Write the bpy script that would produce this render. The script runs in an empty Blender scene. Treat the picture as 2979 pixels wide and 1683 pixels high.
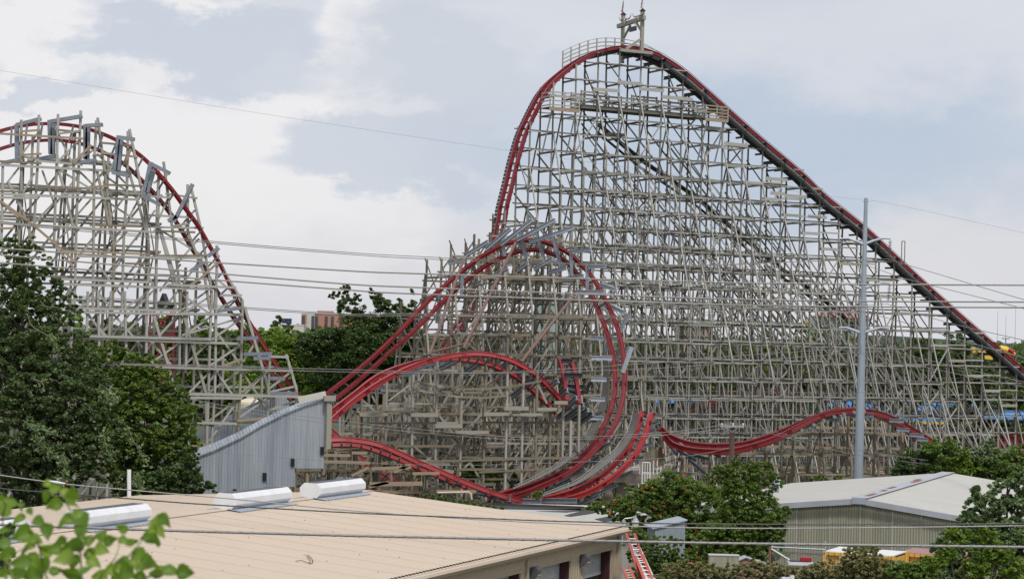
import bpy, math, random
import numpy as np
from mathutils import Vector, Matrix
random.seed(7); RNG = np.random.default_rng(7)
SC = bpy.context.scene
COL = SC.collection
R = math.radians
# ------------------------------------------------------------------ camera
W0, H0, F0, CAMZ = 2979.0, 1683.0, 5785.0, 15.0
PITCH, ROLL = math.atan(141.5/F0), R(1.55)
cam = bpy.data.cameras.new('camera'); camo = bpy.data.objects.new('camera', cam); COL.objects.link(camo)
cam.sensor_width = 36; cam.lens = 36*F0/W0; cam.clip_start = 0.3; cam.clip_end = 9000
RM = Matrix.Rotation(R(90)+PITCH, 3, 'X') @ Matrix.Rotation(ROLL, 3, 'Z')
camo.matrix_world = Matrix.Translation((0, 0, CAMZ)) @ RM.to_4x4()
cam.dof.use_dof = True; cam.dof.focus_distance = 150; cam.dof.aperture_fstop = 6.3
SC.camera = camo
# ------------------------------------------------------------------ light
SUN_EL, SUN_AZ = R(56), R(163)      # azimuth of the sun measured from +Y towards +X
sd = bpy.data.lights.new('sun', 'SUN'); sd.energy = 2.5; sd.angle = R(7); sd.color = (1, .965, .91)
so = bpy.data.objects.new('sun', sd); COL.objects.link(so)
sv = Vector((math.sin(SUN_AZ)*math.cos(SUN_EL), math.cos(SUN_AZ)*math.cos(SUN_EL), math.sin(SUN_EL)))
so.rotation_euler = sv.to_track_quat('Z', 'Y').to_euler()
SC.view_settings.view_transform = 'Standard'; SC.view_settings.look = 'None'
SC.view_settings.exposure = 0; SC.view_settings.gamma = 1

RMI = RM.transposed()
def ray(u, v): return RM @ Vector(((u-W0/2)/F0, -(v-H0/2)/F0, -1))
def PY(u, v, Y):
    d = ray(u, v); t = Y/d.y; return Vector((d.x*t, Y, CAMZ+d.z*t))
def PZ(u, v, z):
    d = ray(u, v); t = (z-CAMZ)/d.z; return Vector((d.x*t, d.y*t, z))
def PP(u, v, P0, n):
    d = ray(u, v); c = Vector((0, 0, CAMZ)); t = (P0-c).dot(n)/d.dot(n); return c+d*t
def proj(p):
    q = RMI @ (Vector(p)-Vector((0, 0, CAMZ))); return (W0/2+F0*q.x/-q.z, H0/2-F0*q.y/-q.z)
def interp(x, pts):
    return float(np.interp(x, [p[0] for p in pts], [p[1] for p in pts]))
class Z:      # converts zoomed-crop reading to full picture coordinates
    def __init__(s, u, v, k): s.u, s.v, s.k = u, v, k
    def __call__(s, *a):
        return [(s.u+a[i]/s.k, s.v+a[i+1]/s.k) for i in range(0, len(a), 2)]
Z1, Z2, Z3, Z4, Z5, Z6, Z7 = Z(0,300,2.425), Z(0,850,2.425), Z(1400,0,3.031), Z(1200,600,3.031), Z(900,1000,2.43), Z(1900,500,2.3874), Z(1900,1000,2.3874)
Z8, Z9, Z10, ZA, ZH, ZP = Z(0,1250,2.576), Z(1000,1350,2.576), Z(1900,1350,2.3874), Z(1780,0,9.093), Z(760,800,5.152), Z(1780,1160,4.85)

# ------------------------------------------------------------------ world: grey cloud deck over a Nishita sky
w = bpy.data.worlds.new('World'); SC.world = w; w.use_nodes = True
nt = w.node_tree; N, L = nt.nodes, nt.links; N.clear()
def nd(t, **k):
    n = N.new(t)
    for a, b in k.items(): setattr(n, a, b)
    return n
out = nd('ShaderNodeOutputWorld'); bg = nd('ShaderNodeBackground'); L.new(bg.outputs[0], out.inputs[0])
sky = nd('ShaderNodeTexSky', sky_type='NISHITA', sun_disc=False, sun_elevation=SUN_EL, sun_rotation=SUN_AZ)
tc = nd('ShaderNodeTexCoord')
def vmath(op, a, b=None, s=None):
    n = nd('ShaderNodeVectorMath', operation=op)
    L.new(a, n.inputs[0])
    if b is not None:
        if isinstance(b, (tuple, list, Vector)): n.inputs[1].default_value = tuple(b)
        else: L.new(b, n.inputs[1])
    if s is not None: n.inputs[3].default_value = s
    return n
def fm(op, a, b=None, c=None, clamp=False):
    n = nd('ShaderNodeMath', operation=op, use_clamp=clamp)
    for i, x in enumerate((a, b, c)):
        if x is None: continue
        if isinstance(x, (int, float)): n.inputs[i].default_value = x
        else: L.new(x, n.inputs[i])
    return n.outputs[0]
def noise(vec, scale, detail=6, rough=.55, dist=0):
    n = nd('ShaderNodeTexNoise'); n.inputs['Scale'].default_value = scale; n.inputs['Detail'].default_value = detail
    n.inputs['Roughness'].default_value = rough; n.inputs['Distortion'].default_value = dist; L.new(vec, n.inputs['Vector']); return n
dirv = vmath('NORMALIZE', tc.outputs['Generated']).outputs[0]
st = vmath('MULTIPLY', dirv, (1, 1, 1.9)).outputs[0]
n1 = noise(st, 9, 8, .6)
off = vmath('SUBTRACT', n1.outputs['Color'], (.5, .5, .5)).outputs[0]
off = vmath('SCALE', off); off.inputs[3].default_value = .10
warp = vmath('ADD', dirv, off.outputs[0]).outputs[0]
n1b = noise(st, 34, 8, .62)
off2 = vmath('SCALE', vmath('SUBTRACT', n1b.outputs['Color'], (.5, .5, .5)).outputs[0]); off2.inputs[3].default_value = .04
warp = vmath('ADD', warp, off2.outputs[0]).outputs[0]
def blob(u, v, ru, rv, hard=.35):
    """elliptical patch of cloud seen in the direction of (u,v)"""
    c = ray(u, v).normalized()
    rx = Vector((c.y, -c.x, 0)).normalized(); up = rx.cross(c)
    d = vmath('SUBTRACT', warp, c).outputs[0]
    a = fm('MULTIPLY', vmath('DOT_PRODUCT', d, rx).outputs['Value'], F0/ru)
    b = fm('MULTIPLY', vmath('DOT_PRODUCT', d, up).outputs['Value'], F0/rv)
    q = fm('SQRT', fm('ADD', fm('MULTIPLY', a, a), fm('MULTIPLY', b, b)))
    n = nd('ShaderNodeMapRange', interpolation_type='SMOOTHSTEP'); L.new(q, n.inputs[0])
    n.inputs[1].default_value = 1+hard; n.inputs[2].default_value = 1-hard; n.inputs[3].default_value = 0; n.inputs[4].default_value = 1
    return n.outputs[0]
def rgb(c):
    n = nd('ShaderNodeRGB'); n.outputs[0].default_value = (*c, 1); return n.outputs[0]
def mixc(f, a, b):
    n = nd('ShaderNodeMix', data_type='RGBA'); L.new(f, n.inputs[0]) if not isinstance(f, (int, float)) else setattr(n.inputs[0], 'default_value', f)
    L.new(a, n.inputs[6]); L.new(b, n.inputs[7]); return n.outputs[2]
CW, CM, CD, CB = (.93,.91,.92), (.75,.775,.835), (.61,.665,.755), (.53,.615,.745)
n2 = noise(st, 3.2, 7, .55, .3)
mr = nd('ShaderNodeMapRange', interpolation_type='SMOOTHSTEP'); L.new(n2.outputs[0], mr.inputs[0]); mr.inputs[1].default_value=.40; mr.inputs[2].default_value=.62
cc = mixc(mr.outputs[0], rgb(CM), rgb((.68,.71,.78)))
for (u, v, ru, rv, h, col, amt) in [
    (250, 520, 800, 300, .22, CW, .9), (760, 560, 480, 300, .22, CW, .8), (900, 250, 170, 130, .3, CW, .9), (1010, 90, 110, 200, .3, CW, .9), (60, 40, 200, 130, .25, CW, 1), (480, -20, 120, 60, .3, CW, 1), (90, 190, 120, 50, .3, CW, 1),
    (1150, 900, 900, 250, .6, (.76,.75,.79), .7), (2750, 720, 330, 190, .7, (.78,.755,.77), .55),
    (560, 130, 400, 110, .22, CD, .75), (60, 275, 210, 50, .35, CD, .7), (1230, 450, 400, 110, .25, CD, .8), (1270, 200, 300, 200, .3, (.65,.69,.76), .85),
    (1130, 320, 110, 40, .6, CW, .35), (2300, 430, 800, 210, .55, CB, .9), (2050, 600, 420, 130, .8, CB, .55), (2700, 150, 600, 130, .8, (.75,.77,.83), .6)]:
    cc = mixc(fm('MULTIPLY', blob(u, v, ru, rv, h), amt), cc, rgb(col))
skc = vmath('SCALE', sky.outputs[0]); skc.inputs[3].default_value = .09
fin = mixc(.93, skc.outputs[0], cc)
L.new(fin, bg.inputs[0]); bg.inputs[1].default_value = .96

# ------------------------------------------------------------------ materials
def mat(name, col, rough=.8, metal=0, vary=0, vscale=6, col2=None, isl=0, islcol=None, bump=0, bscale=20, stretch=None, spec=.4, transl=0, ribs=None, coat=0, grime=0):
    m = bpy.data.materials.new(name); m.use_nodes = True; t = m.node_tree; n = t.nodes; l = t.links; b = n['Principled BSDF']
    b.inputs['Roughness'].default_value = rough; b.inputs['Metallic'].default_value = metal
    b.inputs['Specular IOR Level'].default_value = spec; b.inputs['Coat Weight'].default_value = coat
    def new(tp, **k):
        x = n.new(tp)
        for a, c in k.items(): setattr(x, a, c)
        return x
    def mix(f, a, c):
        x = new('ShaderNodeMix', data_type='RGBA')
        for i, s in ((0, f), (6, a), (7, c)):
            if isinstance(s, (int, float)): x.inputs[i].default_value = s
            elif isinstance(s, tuple): x.inputs[i].default_value = (*s, 1)
            else: l.new(s, x.inputs[i])
        return x.outputs[2]
    tcn = new('ShaderNodeTexCoord'); vec = tcn.outputs['Object']
    if stretch:
        mp = new('ShaderNodeMapping'); mp.inputs['Scale'].default_value = stretch; l.new(vec, mp.inputs[0]); vs = mp.outputs[0]
    else: vs = vec
    c = col
    if vary:
        no = new('ShaderNodeTexNoise'); no.inputs['Scale'].default_value = vscale; no.inputs['Detail'].default_value = 8; no.inputs['Roughness'].default_value = .65; l.new(vs, no.inputs['Vector'])
        r_ = new('ShaderNodeMapRange'); l.new(no.outputs[0], r_.inputs[0]); r_.inputs[1].default_value = .36; r_.inputs[2].default_value = .64; r_.inputs[4].default_value = vary
        c = mix(r_.outputs[0], c, col2 or tuple(x*.6 for x in col))
    if isl:
        g = new('ShaderNodeNewGeometry')
        ra = new('ShaderNodeValToRGB'); l.new(g.outputs['Random Per Island'], ra.inputs[0])
        cr = ra.color_ramp; cr.elements[0].position = 0; cr.elements[1].position = 1
        ics = islcol
        cr.elements[0].color = (*ics[0], 1); cr.elements[1].color = (*ics[-1], 1)
        for i, k in enumerate(ics[1:-1]):
            e = cr.elements.new((i+1)/(len(ics)-1)); e.color = (*k, 1)
        c = mix(isl, c, ra.outputs[0])
    if ribs:        # (axis, period, depth): folded sheet metal
        ax, per, dep = ribs
        sx = new('ShaderNodeSeparateXYZ'); l.new(vec, sx.inputs[0])
        def mm(op, a, bb):
            x = new('ShaderNodeMath', operation=op)
            if isinstance(a, (int, float)): x.inputs[0].default_value = a
            else: l.new(a, x.inputs[0])
            if isinstance(bb, (int, float)): x.inputs[1].default_value = bb
            else: l.new(bb, x.inputs[1])
            return x.outputs[0]
        f = mm('FRACT', mm('DIVIDE', sx.outputs[ax], per), 0)
        pk = mm('MULTIPLY', mm('ABSOLUTE', mm('SUBTRACT', f, .5), 0), 2)
        rr = new('ShaderNodeMapRange', interpolation_type='SMOOTHSTEP'); l.new(pk, rr.inputs[0]); rr.inputs[1].default_value = .72 if dep < 0 else .3; rr.inputs[2].default_value = .95 if dep < 0 else .8
        bp = new('ShaderNodeBump'); bp.inputs['Distance'].default_value = abs(dep); bp.inputs['Strength'].default_value = 1; l.new(rr.outputs[0], bp.inputs['Height'])
        l.new(bp.outputs[0], b.inputs['Normal'])
    elif bump:
        no = new('ShaderNodeTexNoise'); no.inputs['Scale'].default_value = bscale; no.inputs['Detail'].default_value = 6; l.new(vs, no.inputs['Vector'])
        bp = new('ShaderNodeBump'); bp.inputs['Distance'].default_value = bump; l.new(no.outputs[0], bp.inputs['Height']); l.new(bp.outputs[0], b.inputs['Normal'])
    if grime:
        no = new('ShaderNodeTexNoise'); no.inputs['Scale'].default_value = 1.7; no.inputs['Detail'].default_value = 9; no.inputs['Roughness'].default_value = .7; l.new(vec, no.inputs['Vector'])
        r_ = new('ShaderNodeMapRange'); l.new(no.outputs[0], r_.inputs[0]); r_.inputs[1].default_value = .5; r_.inputs[2].default_value = .72; r_.inputs[4].default_value = grime
        c = mix(r_.outputs[0], c, (.12, .1, .08))
    if isinstance(c, tuple): b.inputs['Base Color'].default_value = (*c, 1)
    else: l.new(c, b.inputs['Base Color'])
    if transl:
        tr = new('ShaderNodeBsdfTranslucent'); ms = new('ShaderNodeMixShader'); ms.inputs[0].default_value = transl
        if isinstance(c, tuple): tr.inputs[0].default_value = (*c, 1)
        else:
            gn = new('ShaderNodeMix', data_type='RGBA', blend_type='MULTIPLY'); gn.inputs[0].default_value = 1; l.new(c, gn.inputs[6]); gn.inputs[7].default_value = (1.5, 1.7, .6, 1); l.new(gn.outputs[2], tr.inputs[0])
        l.new(b.outputs[0], ms.inputs[1]); l.new(tr.outputs[0], ms.inputs[2]); l.new(ms.outputs[0], n['Material Output'].inputs[0])
    return m
WG = [(.33,.335,.31), (.47,.475,.45), (.19,.19,.17), (.39,.395,.37), (.27,.22,.165), (.52,.525,.50), (.24,.24,.22), (.34,.30,.235), (.43,.435,.41)]
WM = [(.19,.175,.135), (.29,.275,.225), (.11,.10,.075), (.24,.165,.10), (.38,.365,.315), (.14,.125,.095), (.25,.235,.19), (.28,.205,.13)]
WD = [(.13,.12,.10), (.17,.16,.135), (.09,.082,.065), (.20,.19,.165), (.15,.115,.08), (.12,.115,.095)]
WB = [(.27,.22,.16), (.33,.24,.15), (.28,.26,.21), (.22,.19,.145), (.36,.27,.18), (.30,.275,.23)]
M = {
 'wood': mat('weathered_wood', (.32,.32,.29), .92, vary=.6, vscale=3, col2=(.19,.185,.16), isl=.7, islcol=WG, spec=.15),
 'wood_dark': mat('shade_and_stain_wood', (.14,.13,.105), .92, vary=.5, vscale=3, col2=(.09,.08,.06), isl=.75, islcol=WD, spec=.15),  # stain tone with the shade of rear and inner timbers mixed into the colour
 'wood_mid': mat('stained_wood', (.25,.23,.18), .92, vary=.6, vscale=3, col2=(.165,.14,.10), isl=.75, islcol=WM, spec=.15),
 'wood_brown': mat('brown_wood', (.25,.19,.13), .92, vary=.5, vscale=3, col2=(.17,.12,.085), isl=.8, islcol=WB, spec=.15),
 'wood_new': mat('replacement_wood', (.36,.27,.185), .9, vary=.5, vscale=4, col2=(.28,.235,.18), spec=.15),
 'red': mat('red_track_paint', (.225,.014,.019), .45, vary=.5, vscale=1.6, col2=(.145,.012,.016), spec=.5, coat=.15),
 'red_bright': mat('bright_red_track_paint', (.35,.022,.024), .45, vary=.5, vscale=1.6, col2=(.22,.018,.02), spec=.5, coat=.15),
 'red_dull': mat('dull_red_paint', (.22,.014,.02), .5, vary=.4, vscale=2, col2=(.14,.012,.016)),
 'red_worn': mat('worn_pink_paint', (.20,.115,.10), .8, vary=.6, vscale=3, col2=(.17,.13,.115)),
 'steel': mat('galvanised_steel', (.27,.30,.345), .5, .35, vary=.5, vscale=3, col2=(.13,.15,.18)),
 'steel_lt': mat('bright_galvanised_steel', (.42,.46,.52), .5, .3, vary=.5, vscale=3, col2=(.33,.365,.42)),
 'steel_dk': mat('dark_steel', (.05,.05,.055), .6, .3, vary=.4, vscale=4),
 'pole': mat('pole_galvanised', (.36,.41,.46), .5, .3, vary=.5, vscale=2, col2=(.29,.335,.385), stretch=(1,1,.25)),
 'cable': mat('aluminium_cable', (.27,.265,.255), .6, .2, vary=.4, vscale=12),
 'cable_dk': mat('black_cable', (.05,.05,.05), .5),
 'cable_mid': mat('grey_cable', (.36,.355,.34), .6, .2, vary=.5, vscale=8),
 'tan_seam': mat('tan_seam', (.47,.385,.295), .6),
 'tan': mat('tan_roof_sheet', (.565,.46,.36), .6, vary=.3, vscale=.35, col2=(.52,.42,.325), ribs=(1,.305,-.006), spec=.2, grime=.06),
 'tan_wall': mat('tan_wall_sheet', (.50,.415,.30), .55, vary=.35, vscale=1, col2=(.44,.36,.25), ribs=(1,.305,.03), spec=.3, grime=.1),
 'tan_trim': mat('tan_trim', (.47,.39,.285), .5, vary=.3, vscale=2, grime=.12),
 'maroon': mat('maroon_door_jamb', (.065,.022,.028), .5),
 'white': mat('white_painted_metal', (.72,.73,.75), .45, vary=.4, vscale=1.5, col2=(.62,.64,.67), grime=.14),
 'roll': mat('white_roller_slats', (.62,.63,.64), .5, ribs=(2,.09,.02), vary=.3, vscale=2, grime=.1),
 'corr': mat('corrugated_galvanised', (.48,.515,.56), .42, .4, vary=.9, vscale=1.6, col2=(.285,.325,.38), stretch=(1.2,.3,.06), ribs=(0,.19,.022)),
 'shedroof': mat('pale_metal_roof', (.48,.47,.43), .6, vary=.5, vscale=.5, col2=(.41,.405,.37), ribs=(1,.23,.012), grime=.12),
 'shedwall': mat('translucent_corrugated_wall', (.34,.325,.245), .55, vary=.9, vscale=1.1, col2=(.25,.25,.195), stretch=(2,2,.12)),
 'flash': mat('ridge_flashing', (.47,.50,.56), .45, .3, vary=.5, vscale=.8, col2=(.36,.33,.33)),
 'rust': mat('rust', (.24,.12,.07), .9, vary=.5, vscale=4),
 'darkroof': mat('dark_shingle_roof', (.045,.045,.05), .9, vary=.5, vscale=3, col2=(.07,.07,.07)),
 'blueshed': mat('blue_grey_siding', (.26,.30,.34), .7, vary=.5, vscale=1.5, col2=(.2,.235,.27), ribs=(0,.3,.02)),
 'bluemetal': mat('bright_blue_roof', (.10,.27,.58), .45, vary=.3, vscale=1, col2=(.07,.2,.47)),
 'yellow': mat('yellow_paint', (.72,.42,.09), .5, vary=.35, vscale=1.5, col2=(.52,.28,.06), ribs=(0,.28,.04)),
 'lemon': mat('lemon_canvas', (.75,.52,.08), .7),
 'orange': mat('orange_fibreglass', (.42,.085,.045), .45, vary=.3, vscale=3, col2=(.55,.1,.05)),
 'ladred': mat('red_fibreglass', (.30,.035,.04), .45, vary=.3, vscale=3, col2=(.38,.04,.045)),
 'alu': mat('bare_aluminium', (.6,.61,.63), .4, .5),
 'concrete': mat('concrete', (.33,.285,.235), .9, vary=.6, vscale=1.5, col2=(.25,.21,.17), bump=.01),
 'black': mat('black_paint', (.012,.012,.014), .6),
 'charcoal': mat('charcoal_panel', (.09,.092,.105), .6),
 'glass': mat('dark_glass', (.05,.06,.075), .12, spec=.7),
 'brick': mat('salmon_brick', (.42,.215,.155), .85, vary=.4, vscale=.6, col2=(.36,.185,.135)),
 'cream': mat('cream_render', (.58,.56,.50), .85, vary=.3, vscale=.3),
 'creampipe': mat('cream_pipe', (.62,.55,.42), .6),
 'bark': mat('bark', (.10,.085,.065), .95, vary=.6, vscale=5, bump=.02),
 'twig': mat('pale_twig', (.26,.22,.17), .9),
 'polewood': mat('creosoted_pole', (.115,.075,.06), .9, vary=.6, vscale=5, stretch=(1,1,.1)),
 'navy': mat('navy_cloth', (.025,.035,.11), .8), 'clothred': mat('red_cloth', (.45,.03,.04), .8), 'clothwhite': mat('white_cloth', (.75,.75,.76), .8),
 'stripes': None,
 'horn': mat('horn', (.16,.12,.09), .6), 'bone': mat('bone', (.55,.5,.42), .8),
 'ground': mat('rough_grass', (.055,.07,.028), .95, vary=.7, vscale=.12, col2=(.10,.085,.055)),
 'hill': mat('wooded_hill', (.035,.06,.035), .95, vary=.8, vscale=.05, col2=(.02,.04,.02)),
 'deck_grey': mat('grey_deck_boards', (.22,.215,.20), .9, vary=.5, vscale=4, col2=(.14,.135,.12)),
 'insul': mat('grey_porcelain', (.13,.125,.13), .35),
 'lamp': mat('lamp_glass', (.60,.58,.36), .3),
 'pinkroof': mat('pink_roof', (.36,.20,.19), .8, vary=.3), 'tealglass': mat('teal_glass', (.28,.38,.38), .3),
 'flower': mat('orange_petals', (.55,.10,.04), .6, isl=.6, islcol=[(.6,.12,.04),(.42,.06,.03),(.6,.17,.07)], transl=.25),
}
def leafmat(name, cols, tr=.3, rough=.5):
    return mat(name, cols[0], rough, vary=.45, vscale=.45, col2=cols[1], isl=.6, islcol=cols, transl=tr, spec=.35)
M['leaf_dark'] = leafmat('dark_leaves', [(0.080,0.123,0.046),(0.055,0.093,0.036),(0.128,0.183,0.064),(0.069,0.113,0.051)])
M['leaf_vine'] = leafmat('vine_leaves', [(0.109,0.157,0.061),(0.070,0.116,0.051),(0.180,0.220,0.116),(0.096,0.144,0.055)])
M['leaf_mid'] = leafmat('mid_green_leaves', [(0.149,0.220,0.049),(0.102,0.164,0.043),(0.202,0.277,0.069),(0.135,0.195,0.049)])
M['leaf_lime'] = leafmat('bright_leaves', [(0.171,0.253,0.041),(0.122,0.199,0.035),(0.232,0.312,0.061),(0.146,0.220,0.041)])
M['leaf_far'] = leafmat('far_leaves', [(0.102,0.141,0.061),(0.080,0.116,0.051),(0.132,0.173,0.069),(0.091,0.128,0.061)])
M['leaf_hedge'] = leafmat('browning_leaves', [(0.288,0.258,0.138),(0.198,0.186,0.096),(0.396,0.348,0.204),(0.156,0.156,0.072),(0.324,0.324,0.180)])
M['leaf_fore'] = leafmat('near_branch_leaves', [(.18,.27,.035),(.13,.215,.03),(.23,.33,.06),(.15,.24,.035)], .4, .45)  # yellow-green leaf tones of the near branch
M['leaf_grey'] = leafmat('grey_green_leaves', [(0.168,0.231,0.120),(0.113,0.175,0.070),(0.308,0.365,0.231),(0.127,0.204,0.063)])

# ------------------------------------------------------------------ mesh helpers
class MB:
    def __init__(s): s.v, s.f, s.mi = [], [], []
    def add(s, vs, fs, mi=0):
        o = len(s.v); s.v += [tuple(x) for x in vs]; s.f += [tuple(o+i for i in f) for f in fs]; s.mi += [mi]*len(fs); return s
    def beam(s, a, b, w, h, ref=(0,0,1), mi=0):
        a, b = Vector(a), Vector(b); d = b-a
        if d.length < 1e-5: return s
        d.normalize(); r = Vector(ref)
        if abs(d.dot(r)) > .985: r = Vector((.454,-.89,0))
        x = d.cross(r).normalized()*(w/2); y = x.cross(d).normalized()*(h/2)
        vs = [a-x-y, a+x-y, a+x+y, a-x+y, b-x-y, b+x-y, b+x+y, b-x+y]
        return s.add(vs, [(3,2,1,0),(4,5,6,7),(0,1,5,4),(1,2,6,5),(2,3,7,6),(3,0,4,7)], mi)
    def ibeam(s, a, b, w, h, ref=(0,0,1), mi=0):
        a, b = Vector(a), Vector(b); d = (b-a).normalized(); r = Vector(ref)
        if abs(d.dot(r)) > .985: r = Vector((0,-1,0))
        x = d.cross(r).normalized(); y = x.cross(d).normalized(); t = .13*h
        s.beam(a+y*(h/2-t/2), b+y*(h/2-t/2), w, t, y, mi); s.beam(a-y*(h/2-t/2), b-y*(h/2-t/2), w, t, y, mi)
        return s.beam(a, b, w*.3, h-2*t-.004, y, mi)
    def box(s, c, sx, sy, sz, ax=(1,0,0), mi=0):
        ax = Vector(ax).normalized()*sx/2; c = Vector(c)
        return s.beam(c-ax, c+ax, sy, sz, (0,0,1), mi)
    def tube(s, pts, r, n=8, mi=0, cap=True):
        P = [Vector(p) for p in pts]; k = len(P); rs = r if isinstance(r, (list, tuple)) else [r]*k
        vs, fs = [], []; prev = None
        for i in range(k):
            d = (P[min(i+1,k-1)]-P[max(i-1,0)]).normalized()
            if prev is None:
                x = d.cross(Vector((0,0,1)) if abs(d.z) < .9 else Vector((1,0,0))).normalized()
            else: x = (prev-d*prev.dot(d)).normalized()
            prev = x; y = d.cross(x)
            for j in range(n):
                a = 2*math.pi*j/n; vs.append(P[i]+(x*math.cos(a)+y*math.sin(a))*rs[i])
        for i in range(k-1):
            for j in range(n):
                fs.append((i*n+j, i*n+(j+1)%n, (i+1)*n+(j+1)%n, (i+1)*n+j))
        if cap: fs.append(tuple(range(n-1,-1,-1))); fs.append(tuple((k-1)*n+j for j in range(n)))
        return s.add(vs, fs, mi)
    def sweep(s, P, X, Y, w, h, mi=0):
        """rectangular section w*h swept along points with frames X,Y"""
        vs, fs = [], []
        for p, x, y in zip(P, X, Y):
            vs += [p-x*w/2-y*h/2, p+x*w/2-y*h/2, p+x*w/2+y*h/2, p-x*w/2+y*h/2]
        for i in range(len(P)-1):
            for j in range(4): fs.append((i*4+j, i*4+(j+1)%4, i*4+4+(j+1)%4, i*4+4+j))
        fs.append((3,2,1,0)); k = len(P)*4-4; fs.append((k,k+1,k+2,k+3))
        return s.add(vs, fs, mi)
    def prism(s, poly, off, mi=0):
        """polygon (3D points) extruded by vector off"""
        k = len(poly); off = Vector(off); vs = [Vector(p) for p in poly]+[Vector(p)+off for p in poly]
        fs = [tuple(range(k-1,-1,-1)), tuple(range(k,2*k))]+[(i,(i+1)%k,k+(i+1)%k,k+i) for i in range(k)]
        return s.add(vs, fs, mi)
    def quad(s, a, b, c, d, mi=0): return s.add([a,b,c,d], [(0,1,2,3)], mi)
    def build(s, name, m, parent=None, smooth=False):
        me = bpy.data.meshes.new(name); me.from_pydata(s.v, [], s.f)
        ms = m if isinstance(m, list) else [m]
        for x in ms: me.materials.append(x)
        if len(ms) > 1: me.polygons.foreach_set('material_index', s.mi)
        if smooth: me.polygons.foreach_set('use_smooth', [True]*len(s.f))
        o = bpy.data.objects.new(name, me); COL.objects.link(o)
        if parent is not None:
            o.parent = parent; o.matrix_parent_inverse = parent.matrix_world.inverted()
        return o
def tag(o, label=None, cat=None, group=None, kind=None):
    if label: o['label'] = label
    if cat: o['category'] = cat
    if group: o['group'] = group
    if kind: o['kind'] = kind
    return o
def thing(name, label, cat, loc=(0,0,0), group=None):
    o = bpy.data.objects.new(name, None); COL.objects.link(o); o.location = loc; o.empty_display_size = .5
    o.matrix_world = Matrix.Translation(loc)
    return tag(o, label, cat, group)
def spline(pts, n):
    """Catmull-Rom through 2D/3D points, n samples even in chord length"""
    P = np.array([list(p) for p in pts], float); k = len(P)
    E = np.vstack([2*P[0]-P[1], P, 2*P[-1]-P[-2]]); outp = []
    for i in range(k-1):
        p0, p1, p2, p3 = E[i:i+4]
        for t in np.linspace(0, 1, 12, endpoint=False):
            outp.append(.5*((2*p1)+(-p0+p2)*t+(2*p0-5*p1+4*p2-p3)*t*t+(-p0+3*p1-3*p2+p3)*t**3))
    outp.append(P[-1]); Q = np.array(outp); s = np.r_[0, np.cumsum(np.linalg.norm(np.diff(Q, axis=0), axis=1))]
    x = np.linspace(0, s[-1], n)
    return np.stack([np.interp(x, s, Q[:, i]) for i in range(Q.shape[1])], 1)
def numesh(name, V, nq, m, parent=None):
    """V: (4*nq,3) array of separate quads"""
    me = bpy.data.meshes.new(name); me.vertices.add(len(V)); me.vertices.foreach_set('co', V.astype(np.float32).ravel())
    me.loops.add(4*nq); me.loops.foreach_set('vertex_index', np.arange(4*nq, dtype=np.int32))
    me.polygons.add(nq); me.polygons.foreach_set('loop_start', np.arange(0, 4*nq, 4, dtype=np.int32)); me.polygons.foreach_set('loop_total', np.full(nq, 4, dtype=np.int32))
    me.update(calc_edges=True); me.materials.append(m)
    o = bpy.data.objects.new(name, me); COL.objects.link(o)
    if parent is not None:
        o.parent = parent; o.matrix_parent_inverse = parent.matrix_world.inverted()
    return o
def leaves(C, size, up=.5):
    """quads (kite shaped leaves) centred on C (n,3)"""
    n = len(C); nrm = RNG.normal(size=(n,3)); nrm /= np.linalg.norm(nrm, axis=1)[:,None]
    nrm[:,2] = np.abs(nrm[:,2])+up; nrm /= np.linalg.norm(nrm, axis=1)[:,None]
    a = np.cross(nrm, RNG.normal(size=(n,3))); a /= np.linalg.norm(a, axis=1)[:,None]; b = np.cross(nrm, a)
    s = (size*RNG.uniform(.55, 1.25, n))[:,None]
    V = np.empty((n,4,3)); V[:,0] = C-a*s*.62; V[:,1] = C+b*s*.36-a*s*.08+nrm*s*.1; V[:,2] = C+a*s*.62; V[:,3] = C-b*s*.36-a*s*.08+nrm*s*.1
    return V.reshape(-1,3)
def crown_points(blobs, n, clump=.28, hollow=.35, per=46):
    """leaf centres: clumps near the surface of each ellipsoid blob ((x,y,z), (rx,ry,rz))"""
    vol = np.array([b[1][0]*b[1][2]+.1 for b in blobs]); vol = vol/vol.sum(); out_ = []
    for (c, r), f in zip(blobs, vol):
        m = max(2, int(n*f/per)); d = RNG.normal(size=(m,3)); d /= np.linalg.norm(d, axis=1)[:,None]
        rad = hollow+(1-hollow)*RNG.uniform(0,1,m)**.55
        lump = 1+.16*np.sin(d[:,0]*5+c[0])*np.cos(d[:,2]*6+c[2])+RNG.normal(0,.06,m)
        cc_ = np.array(c)+d*rad[:,None]*lump[:,None]*np.array(r)
        cs = clump*min(r)*RNG.uniform(.5,1.3,m)
        k = RNG.normal(size=(m,per,3)); k /= (np.linalg.norm(k, axis=2)[:,:,None]+1e-6); k *= RNG.uniform(.3,1,(m,per,1))
        k[:,:,2] *= .62
        out_.append((cc_[:,None,:]+k*cs[:,None,None]).reshape(-1,3))
    return np.vstack(out_)
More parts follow.
